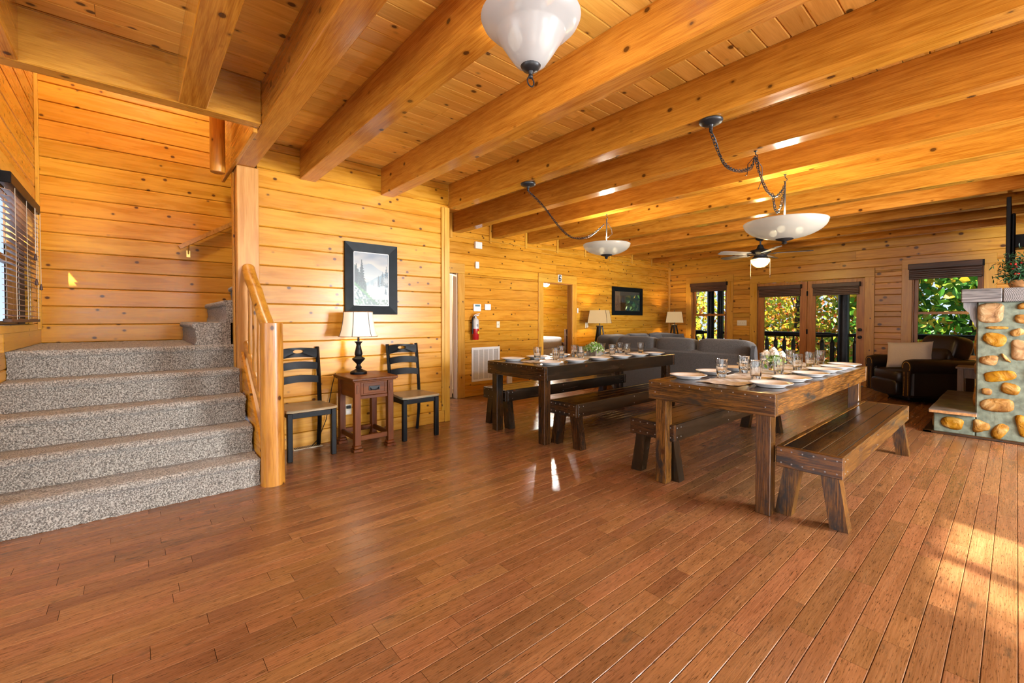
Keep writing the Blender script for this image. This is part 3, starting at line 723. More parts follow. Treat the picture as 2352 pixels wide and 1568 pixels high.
def bench(label, x0, x1, y0, y1, h, sty, grp='plank benches beside the dining tables'):
    cx, cyy = (x0 + x1) / 2, (y0 + y1) / 2; t = thing('plank_bench', label, 'bench', (cx, cyy, 0), 0, grp)
    a, b = (x1 - x0) / 2, (y1 - y0) / 2; D = sty; n = 3; wdt = (2 * a - .076) / n
    for k in range(n): part('seat_plank', D['top'] + 'Y', t, -a + .038 + k * wdt + .0015, -a + .038 + (k + 1) * wdt - .0015, -b + .038, b - .038, h - .04, h - .003, .003)
    for s in (-1, 1):
        part('side_rail', D['side'] + 'Y', t, min(s * a, s * (a - .036)), max(s * a, s * (a - .036)), -b + .037, b - .037, h - .135, h, .004)
        part('end_board', D['end'] + 'X', t, -a, a, min(s * b, s * (b - .036)), max(s * b, s * (b - .036)), h - .135, h, .004)
    for sx in (-1, 1):
        for sy in (-1, 1):
            yy = sy * (b - .036 - .055)
            px = [(sx * (a - .14), h - .05), (sx * (a - .045), h - .05), (sx * (a + .02), 0), (sx * (a - .075), 0)]
            MB().prism(px, yy - .043, yy + .043, 'Y').build('leg', D['leg'] + 'Z', t)
    nails(t, [(-a + .03 + i * (2 * a - .06) / 5, -b - .0005, z) for i in range(6) for z in (h - .025, h - .105)], .0055)
    nails(t, [(a + .0005, -b + yy, z) for yy in (.05, .11, 1.0, 2 * b - .1) for z in (h - .03, h - .105)], .005, 'X')
    return t
warm = dict(top='rust', side='rust', end='rust', leg='rust'); dark = dict(top='darkwood', side='blackwood', end='darkwood', leg='darkwood')
mid = dict(top='darkwood', side='blackwood', end='darkwood', leg='darkwood'); rb = dict(top='darkwood', side='rust', end='rust', leg='rust')
TH = .817
farm_table('warm brown plank dining table with white flowers in a glass vase on it', -1.93, -1.01, 3.12, 5.74, TH, dict(top='darkwood', side='rust', end='rust', leg='rust'))
farm_table('black-stained plank dining table with a leafy green planter on it', -4.09, -3.14, 3.155, 5.74, TH, dict(top='darkwood', side='blackwood', end='darkwood', leg='darkwood'))
bench('glossy brown plank bench on the fireplace side of the warm brown table', -1.035, -.672, 3.215, 5.68, .466, rb)
bench('dark yellow-brown plank bench on the sofa side of the warm brown table', -2.17, -1.765, 3.225, 5.70, .463, dict(top='rust', side='blackwood', end='darkwood', leg='blackwood'))
bench('dark plank bench on the middle-aisle side of the black-stained table', -3.20, -2.83, 3.285, 5.74, .463, dark)
bench('black plank bench on the wall side of the black-stained table', -4.375, -3.94, 3.31, 5.74, .463, dict(top='darkwood', side='blackwood', end='blackwood', leg='blackwood'))

# table settings
plate = MB().lathe([(.001, .004), (.080, .004), (.088, .001), (.092, .004), (.112, .020), (.144, .030), (.146, .033), (.143, .034), (.110, .025), (.088, .011), (.001, .010)], 40, closed=False).mesh('dinner_plate', 60); plate.materials.append(M['porcelain'])
def tumbler_mesh():
    n = 48; vs = []; fs = []
    prof = [(.030, .0, 0), (.0345, .002, 0), (.0355, .012, .0), (.038, .04, .0012), (.0455, .115, .0008), (.0485, .148, 0), (.0490, .155, 0), (.0478, .156, 0), (.0462, .148, 0), (.0435, .115, 0), (.036, .045, 0), (.031, .030, 0), (.001, .028, 0)]
    for (r, z, fl) in prof:
        for k in range(n):
            a = 2 * pi * k / n; q = r + fl * (1 if k % 4 < 2 else -1); vs.append((q * cos(a), q * sin(a), z))
    for i in range(len(prof) - 1):
        for k in range(n): fs.append((i * n + k, i * n + (k + 1) % n, (i + 1) * n + (k + 1) % n, (i + 1) * n + k))
    fs.append(tuple(range(n)))
    return MB().add(vs, fs).mesh('drinking_glass', 40)
tum = tumbler_mesh(); tum.materials.append(M['glass'])
ORD = ['first', 'second', 'third', 'fourth', 'fifth', 'sixth']
def setting(mesh, name, kind, cat, side, tab, pts):
    for k, (x, y) in enumerate(sorted(pts, key=lambda p: -p[1])):
        o = bpy.data.objects.new(name, mesh); C.objects.link(o); o.location = (x, y, TH - .004 + (.006 if cat == 'glass' else .0005)); o.rotation_euler = (0, 0, random.uniform(0, 6))
        tag(o, f'{kind}, {ORD[k]} from window end, {side} side of {tab} table', cat, f'{cat} row on the {side} side of the {tab} table')
T1Y = [3.50, 3.94, 4.40, 4.85, 5.23, 5.57]; T2Y = [3.42, 3.83, 4.26, 4.68, 5.08, 5.46]
for (x, ys, side, tab) in ((-1.165, T1Y, 'fireplace', 'warm brown'), (-1.78, [y - .02 for y in T1Y], 'sofa', 'warm brown'), (-3.30, T2Y, 'aisle', 'black-stained'), (-3.935, T2Y, 'wall', 'black-stained')):
    setting(plate, 'dinner_plate', 'white dinner plate', 'plate', side, tab, [(x + random.uniform(-.008, .008), y) for y in ys])
for (x, ys, side, tab) in ((-1.365, (3.77, 4.28, 4.78, 5.18, 5.53), 'fireplace', 'warm brown'), (-1.605, (3.70, 4.15, 4.66, 5.03, 5.39), 'sofa', 'warm brown'), (-3.495, (3.70, 4.14, 4.78, 5.12, 5.45), 'aisle', 'black-stained'), (-3.745, (3.64, 4.06, 4.31, 4.88, 5.30), 'wall', 'black-stained')):
    setting(tum, 'drinking_glass', 'clear tumbler', 'glass', side, tab, [(x, y) for y in ys])
def runner(label, x0, x1, y0, y1, seed):
    q = random.Random(seed); nx, ny = 26, 150; vs = []; fs = []
    ph = [q.uniform(0, 6) for _ in range(9)]
    for j in range(ny + 1):
        v = j / ny; y = y0 + (y1 - y0) * v
        for i in range(nx + 1):
            u = i / nx; x = x0 + (x1 - x0) * u + .012 * sin(9 * v + ph[0]) + .006 * sin(31 * v + ph[1])
            z = .0012 + .0022 * (sin(110 * v + 5 * sin(5 * u + ph[2]) + ph[3]) * .5 + .5) + .0018 * (sin(57 * v - 7 * u + ph[4]) * .5 + .5) + .0012 * (sin(16 * u + 20 * v + ph[5]) * .5 + .5)
            vs.append((x - (x0 + x1) / 2, y - (y0 + y1) / 2, z))
    for j in range(ny):
        for i in range(nx): a = j * (nx + 1) + i; fs.append((a, a + 1, a + nx + 2, a + nx + 1))
    o = MB().add(vs, fs).build('table_runner', 'runner', None, ((x0 + x1) / 2, (y0 + y1) / 2, TH - .004 + .0002), smooth=80)
    return tag(o, label, 'runner', 'woven table runners')
runner('rumpled grey woven runner down the middle of the warm brown table', -1.655, -1.325, 3.33, 5.70, 1)
runner('rumpled grey woven runner down the middle of the black-stained table', -3.79, -3.45, 3.36, 5.70, 2)
# vase of white flowers
v = thing('flower_vase', 'small glass vase of white roses on the warm brown table', 'vase', (-1.48, 4.50, TH + .012))
MB().lathe([(.034, 0), (.036, .003), (.038, .06), (.044, .09), (.042, .09), (.035, .06), (.033, .012), (.001, .012)], 24, closed=False).build('glass_jar', 'glass', v)
MB().lathe([(.032, .003), (.032, .02)], 20).build('gold_base', 'brass', v)
for k, (x, y, z, r) in enumerate([(-.05, -.03, .145, .042), (.03, -.05, .15, .038), (.06, .03, .14, .036), (-.02, .06, .15, .036), (.0, .0, .175, .036), (.085, -.03, .13, .028)]):
    MB().tube([(x * .2, y * .2, .02), (x * .5, y * .5, .09), (x, y, z)], .003, 5).build('stem', 'stem', v)
    mb = MB(); q = random.Random(k)
    for j in range(14):
        a = j * 2.4; t = j / 14; rr_ = r * (.35 + .65 * t); h = r * (.6 - .7 * t)
        cx_, cy_ = cos(a) * rr_ * .55, sin(a) * rr_ * .55
        mb.lathe([(.001, -.012), (rr_ * .45, -.002), (rr_ * .5, .014), (rr_ * .3, .022)], 7, (cx_, cy_, h), closed=False)
    mb.build('rose', 'petal', v, (x, y, z), smooth=60)
def leaves(n, seed, fn, size, name, mat, parent, aspect=.5, up=0):
    q = random.Random(seed); mb = MB()
    for _ in range(n):
        p = Vector(fn(q)); d = Vector((q.gauss(0, 1), q.gauss(0, 1), q.gauss(up, 1))).normalized(); s = Vector((q.gauss(0, 1), q.gauss(0, 1), q.gauss(0, 1))).cross(d).normalized()
        nrm = d.cross(s); l = size * q.uniform(.6, 1.25); w_ = l * aspect
        mb.add([p, p + d * l * .35 + s * w_ * .5 + nrm * l * .07, p + d * l, p + d * l * .35 - s * w_ * .5 + nrm * l * .07, p + d * l * .72 + s * w_ * .33, p + d * l * .72 - s * w_ * .33],
               [(0, 1, 4, 2), (0, 2, 5, 3)])
    me = bpy.data.meshes.new(name); me.from_pydata(mb.v, [], mb.f); me.materials.append(M[mat])
    o = bpy.data.objects.new(name, me); C.objects.link(o); o.parent = parent; o['kind'] = 'stuff'; return o
leaves(60, 4, lambda q: (q.gauss(0, .045), q.gauss(0, .045), q.uniform(.05, .15)), .045, 'foliage', 'plant', v, .6)
pl = thing('potted_plant', 'leafy green and white plant in a low grey planter on the black-stained table', 'plant', (-3.62, 4.55, TH + .012))
MB().box(-.08, .08, -.06, .06, 0, .07, .006).build('planter', 'planter', pl)
def ball(q):
    a, t = q.uniform(0, 2 * pi), q.random() ** .5; return (.125 * t * cos(a), .115 * t * sin(a), .07 + .085 * (1 - t * t) + q.uniform(-.02, .01))
leaves(900, 5, ball, .032, 'foliage', 'plant', pl, .55, .8)

# ---------------------------------------------------------------- chairs, end table, lamp, painting by the left wall
def slat_mesh(wd, h, bow, arch, thick, hole=None):
    n = 40
    def outer(t):
        p = t * 4; u, v = [(-1 + 2 * (p % 1), -1), (1, -1 + 2 * (p % 1)), (1 - 2 * (p % 1), 1), (-1, 1 - 2 * (p % 1))][int(p) % 4]
        return u, v
    vs = []; fs = []
    for side in (0, 1):
        for k in range(n):
            u, v_ = outer(k / n); y = u * wd / 2; z = v_ * h / 2 + arch * (1 - u * u) * (1 if v_ > 0 or True else .5); vs.append((y, z, side))
        for k in range(n):
            u, v_ = outer(k / n)
            if hole:
                a = math.atan2(v_, u); y = hole[0] * cos(a); z = hole[1] * sin(a) + hole[2] + arch
            else: y = u * wd * .3; z = v_ * h * .2 + arch * (1 - (u * .6) ** 2)
            vs.append((y, z, side))
    out = [(-bow * (1 - (y / (wd / 2)) ** 2) + (thick if s else 0), y, z) for (y, z, s) in vs]
    for k in range(n):
        k2 = (k + 1) % n; o2 = 2 * n
        fs.append((k, k2, n + k2, n + k)); fs.append((o2 + k, o2 + n + k, o2 + n + k2, o2 + k2)); fs.append((k, o2 + k, o2 + k2, k2))
        if hole: fs.append((n + k, n + k2, o2 + n + k2, o2 + n + k))
    if not hole: fs.append(tuple(n + k for k in range(n))); fs.append(tuple(3 * n + k for k in range(n)))
    return MB().add(out, fs)
def make_chair(label, loc, rz):
    c = thing('ladderback_chair', label, 'chair', loc, rz, 'black ladder-back chairs by the end table')
    ol = [(-.20, -.175), (-.19, -.185), (.16, -.232), (.20, -.225), (.222, -.19), (.226, 0), (.222, .19), (.20, .225), (.16, .232), (-.19, .185), (-.20, .175)]
    mb = MB(); n = len(ol)
    lv = [(.92, .442), (1.0, .450), (1.0, .464), (.975, .472), (.80, .468), (.45, .462)]
    vs = [(x * s, y * s, z) for s, z in lv for x, y in ol]; fs = [tuple(range(n))] + [(i * n + k, i * n + (k + 1) % n, (i + 1) * n + (k + 1) % n, (i + 1) * n + k) for i in range(len(lv) - 1) for k in range(n)] + [tuple((len(lv) - 1) * n + k for k in range(n))]
    mb.add(vs, fs).build('seat', 'seat', c)
    for s in (-1, 1):
        part('leg', 'black', c, .155, .20, s * .195 - .0225, s * .195 + .0225, 0, .442, .004)
        MB().tube([(-.235, s * .182, 0), (-.195, s * .182, .25), (-.19, s * .182, .46), (-.215, s * .182, .74), (-.262, s * .182, 1.02)], .021, 4).build('back_post', 'black', c, smooth=20)
        MB().bar((-.18, s * .18, .415), (.16, s * .195, .415), .05, .02, (0, 1, 0)).build('apron', 'black', c)
    part('apron', 'black', c, .165, .185, -.18, .18, .39, .442, .003)
    for (z, h, x, hole) in ((.955, .095, -.252, (.05, .019, .008)), (.825, .072, -.232, None), (.69, .07, -.212, None)):
        slat_mesh(.345, h, .028, .014, .016, hole).build('back_slat', 'black', c, (x, 0, z), smooth=40)
    return c
make_chair('black ladder-back chair with worn tan seat, beside the log newel post', (-4.50, 1.255, 0), 0)
make_chair('black ladder-back chair with worn tan seat, near the wall corner', (-4.45, 2.37, 0), 0)
et = thing('end_table', 'mission style red-brown end table with one small drawer', 'table', (-4.45, 1.822, 0))
part('tabletop', 'mahogX', et, -.27, .27, -.238, .238, .70, .728, .006); part('top_molding', 'mahogX', et, -.255, .255, -.222, .222, .685, .70, .004)
for sx in (-1, 1):
    for sy in (-1, 1):
        x, y = sx * .205, sy * .172
        lg = part('leg', 'mahogZ', et, x - .03, x + .03, y - .03, y + .03, .06, .685, .003)
        part('foot', 'mahogZ', et, x - .048, x + .048, y - .048, y + .048, 0, .03, .004); part('foot', 'mahogZ', et, x - .038, x + .038, y - .038, y + .038, .03, .06, .006)
        if sx > 0: part('inlay_block', 'mahogZ', lg, .029, .034, -.014, .014, .20, .285, .002)
for s in (-1, 1):
    part('side_panel', 'mahogX', et, -.18, .18, s * .172 - .012, s * .172 + .012, .52, .685, .002); part('stretcher', 'mahogX', et, -.18, .18, s * .172 - .012, s * .172 + .012, .10, .15, .003)
    part('stretcher', 'mahogY', et, s * .205 - .012, s * .205 + .012, -.145, .145, .10, .15, .003)
part('back_panel', 'mahogY', et, -.22, -.20, -.145, .145, .52, .685, .002); part('drawer_rail', 'mahogY', et, .19, .222, -.145, .145, .515, .545, .002)
dr = part('drawer', 'mahogY', et, .17, .226, -.138, .138, .55, .682, .003)
for (a, b, c_, d) in ((-.115, .115, -.052, -.044), (-.115, .115, .044, .052), (-.115, -.107, -.044, .044), (.107, .115, -.044, .044)): part('drawer_molding', 'mahogY', dr, .027, .034, a, b, c_, d, .001)
ph = part('drawer_pull', 'blackmetal', dr, .028, .034, -.058, .058, -.022, .022, .002); MB().tube([(.0, -.042, .004), (.018, -.036, -.012), (.02, 0, -.018), (.018, .036, -.012), (.0, .042, .004)], .005, 6).build('bail', 'blackmetal', ph)
tl = thing('table_lamp', 'black turned table lamp with a white bell shade, on the end table', 'lamp', (-4.56, 1.795, .728))
MB().lathe([(.083, 0), (.085, .006), (.085, .022), (.070, .032), (.050, .040), (.030, .052), (.026, .058), (.034, .066), (.030, .074), (.022, .086), (.020, .10)], 28).build('foot', 'black', tl, smooth=50)
MB().lathe([(.019, .098), (.030, .115), (.062, .148), (.066, .158), (.060, .168), (.036, .182), (.032, .19), (.036, .196), (.040, .205), (.039, .225), (.030, .265), (.022, .30), (.026, .32), (.040, .336), (.040, .342), (.012, .346), (.010, .40)], 28).build('turned_body', 'black', tl, smooth=50)
pr = [(.195, .395), (.188, .405), (.172, .46), (.158, .53), (.149, .60), (.145, .655)]
MB().lathe(pr + [(r - .002, z) for r, z in reversed(pr)], 40, closed=False).build('shade', 'shade', tl, smooth=60)
for k in range(6):
    a = 2 * pi * k / 6 + .35; MB().tube([((r + .001) * cos(a), (r + .001) * sin(a), z) for r, z in pr], .0035, 5).build('shade_rib', 'pillow_dark', tl)
for r, z in ((.195, .397), (.1455, .654)): MB().torus((0, 0, z), r, .0035, 'Z', 40, 5).build('shade_trim', 'rattan', tl)
MB().sphere((0, 0, .50), .03).build('bulb', 'bulb', tl); lamp('lamp_light', (0, 0, .52), 16, .04, (1, .80, .50), tl)
cdl = MB().tube([(-4.70, 1.60, .735), (-4.755, 1.585, .6), (-4.75, 1.52, .25), (-4.745, 1.44, .06), (-4.70, 1.36, .012)], .004, 6).build('lamp_cord', 'black'); tag(cdl, 'thin black lamp cord hanging down behind the end table', 'cord')

def paint_grid(name, w_, h_, nx, ny, fn, parent, loc, rot):
    vs = [((i / nx - .5) * w_, (j / ny - .5) * h_, 0) for j in range(ny + 1) for i in range(nx + 1)]
    fs = [(j * (nx + 1) + i, j * (nx + 1) + i + 1, (j + 1) * (nx + 1) + i + 1, (j + 1) * (nx + 1) + i) for j in range(ny) for i in range(nx)]
    me = bpy.data.meshes.new(name); me.from_pydata(vs, [], fs); at = me.color_attributes.new('Col', 'FLOAT_COLOR', 'POINT')
    buf = []
    for j in range(ny + 1):
        for i in range(nx + 1): buf += [*[.60 * k_ ** 1.35 for k_ in fn(i / nx, j / ny)], 1]
    at.data.foreach_set('color', buf); me.materials.append(M['print'])
    o = bpy.data.objects.new(name, me); C.objects.link(o); o.parent = parent; o.location = loc; o.rotation_euler = rot; return o
from mathutils import noise as mn
def lerp3(a, b, t): t = max(0, min(1, t)); return tuple(x + (y - x) * t for x, y in zip(a, b))
def fir(u, v, cx, base, top, wd):
    """1 inside a conifer silhouette"""
    if v < base or v > top: return False
    t = (top - v) / (top - base); w_ = wd * (t ** .8) * (.55 + .45 * abs(math.sin(t * 26 + 3 * cx)))
    return abs(u - cx) < w_ * (.75 + .5 * mn.noise(Vector((u * 60, v * 60, cx * 9))))
def forest(u, v):
    n = mn.noise(Vector((u * 6, v * 6, 1))); n2 = mn.noise(Vector((u * 26, v * 26, 4)))
    c = lerp3((.60, .60, .56), (.28, .34, .42), (v - .72) * 3 + .5 * mn.noise(Vector((u * 3, v * 14, 2))))
    if .5 < v < .80 - .35 * abs(u - .42) + .03 * n: c = lerp3((.40, .47, .52), (.62, .66, .64), (.78 - v) * 3)
    if u > .30 and v < .42 + .34 * (u - .3) + .02 * n: c = lerp3((.16, .30, .38), (.66, .72, .72), (.62 - v) * 2.6 + .3 * n)
    for (cx_, b_, t_, w_) in ((.82, .38, .66, .10), (.93, .36, .78, .10), (.70, .36, .58, .06), (.62, .33, .47, .035), (.57, .33, .45, .03), (.91, .22, .34, .06)):
        if fir(u, v, cx_, b_, t_, w_): c = lerp3((.035, .075, .095), (.15, .25, .29), n2 + .5)
    fog = max(0, 1 - abs(v - .36 - .12 * (u - .5)) * 6) * (.5 + n) if u > .42 else 0
    c = lerp3(c, (.74, .77, .76), fog * 1.3)
    if u < .36 and v < .75 - 1.1 * max(0, u - .05) + .05 * n2: c = lerp3((.025, .065, .075), (.10, .20, .16), n2 + .5)
    for (cx_, b_, t_, w_) in ((.23, .45, .86, .13), (.08, .45, .78, .10)):
        if fir(u, v, cx_, b_, t_, w_) or (abs(u - cx_) < .012 and .35 < v < t_): c = lerp3((.012, .035, .042), (.05, .11, .11), n2 + .5)
    if v < .46 - .60 * u + .03 * n2 + .02 * n:
        c = lerp3((.05, .15, .17), (.50, .55, .54), .40 + 1.3 * mn.noise(Vector((u * 18 + v * 12, v * 30, 7))))
        if v > .40 - .6 * u: c = lerp3((.05, .22, .09), (.20, .38, .20), n2 + .5)
    if v < .12: c = lerp3(c, (.10, .22, .13), .5 + n2)
    return c
def canyon(u, v):
    n = mn.noise(Vector((u * 5, v * 5, 11))); n2 = mn.noise(Vector((u * 20, v * 20, 14)))
    c = lerp3((.20, .17, .12), (.15, .22, .25), u * 1.4 - .2 + n)
    c = lerp3(c, (.28, .27, .20), max(0, v - .6) * 1.5)
    if v < .45 and u < .45: c = lerp3((.06, .045, .02), (.20, .13, .04), n2 + .5)
    if fir(u, v, .12, .3, .8, .09) or fir(u, v, .24, .25, .62, .06): c = (.03, .035, .03)
    return c
def picture(name, label, y0, y1, z0, z1, X, fw, fn, liner, nx, ny, grp=None):
    t = thing(name, label, 'picture', (X, (y0 + y1) / 2, (z0 + z1) / 2)); a, b = (y1 - y0) / 2, (z1 - z0) / 2
    for (p, q, r, s, nm) in ((-a, a, b - fw, b, 'T'), (-a, a, -b, -b + fw, 'T'), (-a, -a + fw, -b, b, 'S'), (a - fw, a, -b, b, 'S')):
        ins = fw
        if nm == 'T':
            zo, zi = (b, b - fw) if r > 0 else (-b, -b + fw); ol = [(-a, zo), (a, zo), (a - fw, zi), (-a + fw, zi)]
        else:
            yo, yi = (-a, -a + fw) if p < 0 else (a, a - fw); ol = [(yo, -b), (yo, b), (yi, b - fw), (yi, -b + fw)]
        mb = MB(); vs = [(.002, *ol[k]) for k in range(4)] + [(.030, *ol[0]), (.030, *ol[1]), (.018, *ol[2]), (.018, *ol[3])]
        mb.add(vs, [(0, 1, 2, 3), (4, 5, 6, 7), (0, 1, 5, 4), (1, 2, 6, 5), (2, 3, 7, 6), (3, 0, 4, 7)]).build('frame_side', 'bluedark', t, smooth=0)
    if liner:
        for (p, q, r, s) in ((-a + fw, a - fw, b - fw - .008, b - fw), (-a + fw, a - fw, -b + fw, -b + fw + .008), (-a + fw, -a + fw + .008, -b + fw, b - fw), (a - fw - .008, a - fw, -b + fw, b - fw)): part('liner', 'porcelain', t, .004, .015, p, q, r, s, .001)
    paint_grid('painted_print', 2 * (a - fw), 2 * (b - fw), nx, ny, fn, t, (.009, 0, 0), (R(90), 0, R(90)))
    if not liner: part('picture_glass', 'picglass', t, .012, .014, -a + fw, a - fw, -b + fw, b - fw, 0)
    return t
picture('framed_painting', 'large upright painting of misty firs in a wide dark frame', 1.727, 2.335, 1.36, 2.15, XL, .098, forest, True, 110, 160)
picture('framed_print', 'glazed landscape print in a dark frame over the sofa lamps', 8.20, 9.41, 1.405, 2.055, XF, .10, canyon, False, 60, 40)

fr = thing('floor_register', 'tan metal floor vent under the chair by the newel post', 'vent', (-4.715, 1.32, 0)); part('frame', 'ivory', fr, -.045, .045, -.14, .14, .0, .006, .002)
for k in range(16): part('slot', 'black', fr, -.03, .03, -.122 + k * .0155, -.114 + k * .0155, .004, .0072, 0)
def wall_box(name, label, cat, X, y, z, w_, h_, d=.02, mat='white', extra=None, normal=1):
    t = thing(name, label, cat, (X, y, z)); part('cover', mat, t, 0, d, -w_ / 2, w_ / 2, -h_ / 2, h_ / 2, min(.006, d * .3))
    for e in (extra or []): part(e[0], e[1], t, d - .002, d + e[6], e[2], e[3], e[4], e[5], .001)
    return t
wall_box('power_outlet', 'white wall outlet behind the end table', 'outlet', XL, 1.76, .32, .075, .115, .006, 'ivory', [('socket', 'white', -.02, .02, .01, .045, .002), ('socket', 'white', -.02, .02, -.045, -.01, .002), ('plug', 'black', -.02, .02, .012, .043, .03)])
wall_box('wall_siren', 'square white alarm siren high on the hall wall', 'alarm', XF, 4.43, 2.56, .14, .115, .05, 'white', [('grille', 'porcelain', -.05, .05, -.04, .04, .004)])
wall_box('motion_sensor', 'small white motion sensor below the square siren', 'sensor', XF, 4.41, 2.225, .075, .115, .035, 'white', [('lens', 'porcelain', -.02, .02, -.03, .02, .004)])
wall_box('alarm_keypad', 'white alarm keypad with a blue screen above the fire extinguisher', 'keypad', XF, 4.41, 1.505, .155, .125, .03, 'white', [('screen', 'screen', -.05, .05, .02, .05, .002)])
wall_box('thermostat', 'square white thermostat beside the alarm keypad', 'thermostat', XF, 4.64, 1.52, .13, .105, .025, 'white', [('dial', 'porcelain', -.03, .03, -.025, .025, .003)])
wall_box('light_switch', 'single ivory light switch over the return vent', 'switch', XF, 4.882, 1.215, .07, .115, .007, 'ivory', [('toggle', 'ivory', -.006, .006, -.012, .012, .012)])
wall_box('air_freshener', 'small white plug-in box low on the wall beside the return vent', 'air freshener', XF, 5.126, .215, .10, .13, .05, 'white', [('button', 'porcelain', -.015, .015, .01, .03, .003)])
wall_box('door_sensor', 'slim white sensor on the casing beside the numbered door', 'sensor', XF + .024, 6.99, 1.49, .03, .11, .02, 'white', [('led', 'porcelain', -.005, .005, .02, .03, .001)])
wall_box('power_outlet', 'wall outlet with a plug behind the tripod lamp by the numbered door', 'outlet', XF, 7.315, 1.18, .09, .12, .007, 'ivory', [('plug', 'white', -.02, .02, -.04, 0, .03)])
sw = thing('switch_plate', 'wide four-gang ivory switch plate between window and french doors', 'switch', (-4.176, YB, 1.225)); part('plate', 'ivory', sw, -.105, .105, -.008, 0, -.06, .06, .003)
for k in range(4): part('toggle', 'ivory', sw, -.078 + k * .047 - .006, -.078 + k * .047 + .006, -.022, -.007, -.012, .012, .001)
rg = thing('return_vent', 'large white return air grille low on the hall wall', 'vent', (XF, 4.608, .538))
for (p, q, r, s) in ((-.305, .305, .25, .29), (-.305, .305, -.29, -.25), (-.305, -.265, -.25, .25), (.265, .305, -.25, .25)): part('frame', 'white', rg, 0, .012, p, q, r, s, .002)
part('backing', 'steel', rg, .0005, .002, -.27, .27, -.255, .255, 0)
for k in range(1, 5): part('divider', 'white', rg, .001, .011, -.265 + k * .106 - .009, -.265 + k * .106 + .009, -.25, .25, .001)
lv = MB()
for k in range(40):
    z = -.243 + k * .0125
    for c_ in range(5): y = -.265 + c_ * .106; lv.add([(.002, y + .008, z + .008), (.002, y + .098, z + .008), (.010, y + .098, z), (.010, y + .008, z)], [(0, 1, 2, 3)])
o = lv.build('louvers', 'white', rg, smooth=0); o['kind'] = 'stuff'
fe = thing('fire_extinguisher', 'red and silver fire extinguisher hung on the hall wall', 'extinguisher', (XF + .075, 4.335, .965))
MB().lathe([(.05, 0), (.055, .008), (.055, .19)], 24).build('tank', 'red', fe); MB().lathe([(.0555, .185), (.0555, .32), (.045, .345), (.024, .36), (.02, .372)], 24).build('label_band', 'plate', fe)
MB().lathe([(.02, .37), (.02, .39), (.016, .40)], 14).build('valve', 'steel', fe); MB().tube([(.0, -.05, .39), (0, 0, .40), (.01, .06, .415)], .008, 6).build('lever', 'steel', fe); MB().tube([(.0, -.03, .405), (.01, .0, .425), (.02, .075, .44)], .006, 6).build('lever', 'plate', fe)
MB().tube([(0, -.02, .385), (0, -.055, .37), (.01, -.07, .31), (.01, -.07, .17)], .011, 8).build('hose', 'black', fe); MB().lathe([(.012, 0), (.012, .07)], 10, (.01, -.07, .10)).build('nozzle', 'black', fe)
MB().lathe([(.024, 0), (.024, .002)], 16).build('inspection_tag', plain('tag_yellow', (.65, .6, .05), .5), fe, (.050, .02, .12), (0, R(90), R(20))); part('wall_hook', 'steel', fe, -.075, -.05, -.02, .02, .30, .36, .002)
part('label_text', 'bluedark', fe, .0545, .0562, -.018, .018, .225, .235, 0); part('label_text', 'bluedark', fe, .0545, .0562, -.016, .016, .25, .256, 0)
# the number 6 over the door
np_ = thing('number_plaque', 'small silver plaque with a black 6 over the bedroom doorway', 'sign', (XF + .024, 6.455, 2.125)); part('plate', 'plate', np_, 0, .004, -.055, .055, -.075, .075, .002)
six = [(.028, .035), (.015, .055), (-.01, .055), (-.027, .035), (-.029, 0), (-.029, -.03), (-.015, -.052), (.01, -.053), (.027, -.032), (.027, -.012), (.012, .006), (-.012, .006), (-.027, -.012)]
MB().tube([(.004, y * .95, z) for y, z in six], .0085, 6).build('digit_6', 'black', np_, smooth=60)

# ---------------------------------------------------------------- hanging lamps
link = MB().torus((0, 0, 0), .011, .0026, 'Z', 12, 5, 1.55).mesh('chain_link', 60); link.materials.append(M['blackmetal'])
def chain(parent, pts, step=.027, name='chain_link'):
    pts = [Vector(p) for p in pts]; sm = []
    for i in range(len(pts) - 1):
        p0, p1, p2, p3 = pts[max(i - 1, 0)], pts[i], pts[i + 1], pts[min(i + 2, len(pts) - 1)]
        for k in range(24):
            t = k / 24; sm.append(.5 * ((2 * p1) + (p2 - p0) * t + (2 * p0 - 5 * p1 + 4 * p2 - p3) * t * t + (3 * p1 - 3 * p2 + p3 - p0) * t ** 3))
    sm.append(pts[-1]); d = 0; nxt = 0; k = 0
    for a, b in zip(sm, sm[1:]):
        l = (b - a).length
        while nxt <= d + l:
            t = (nxt - d) / max(l, 1e-6); p = a.lerp(b, t); q = (b - a).to_track_quat('X', 'Z') @ Matrix.Rotation(R(90) * (k % 2) + .3, 3, 'X').to_quaternion()
            o = bpy.data.objects.new(name, link); C.objects.link(o); o.parent = parent; o.location = p; o.rotation_euler = q.to_euler(); nxt += step; k += 1
        d += l
    return sm
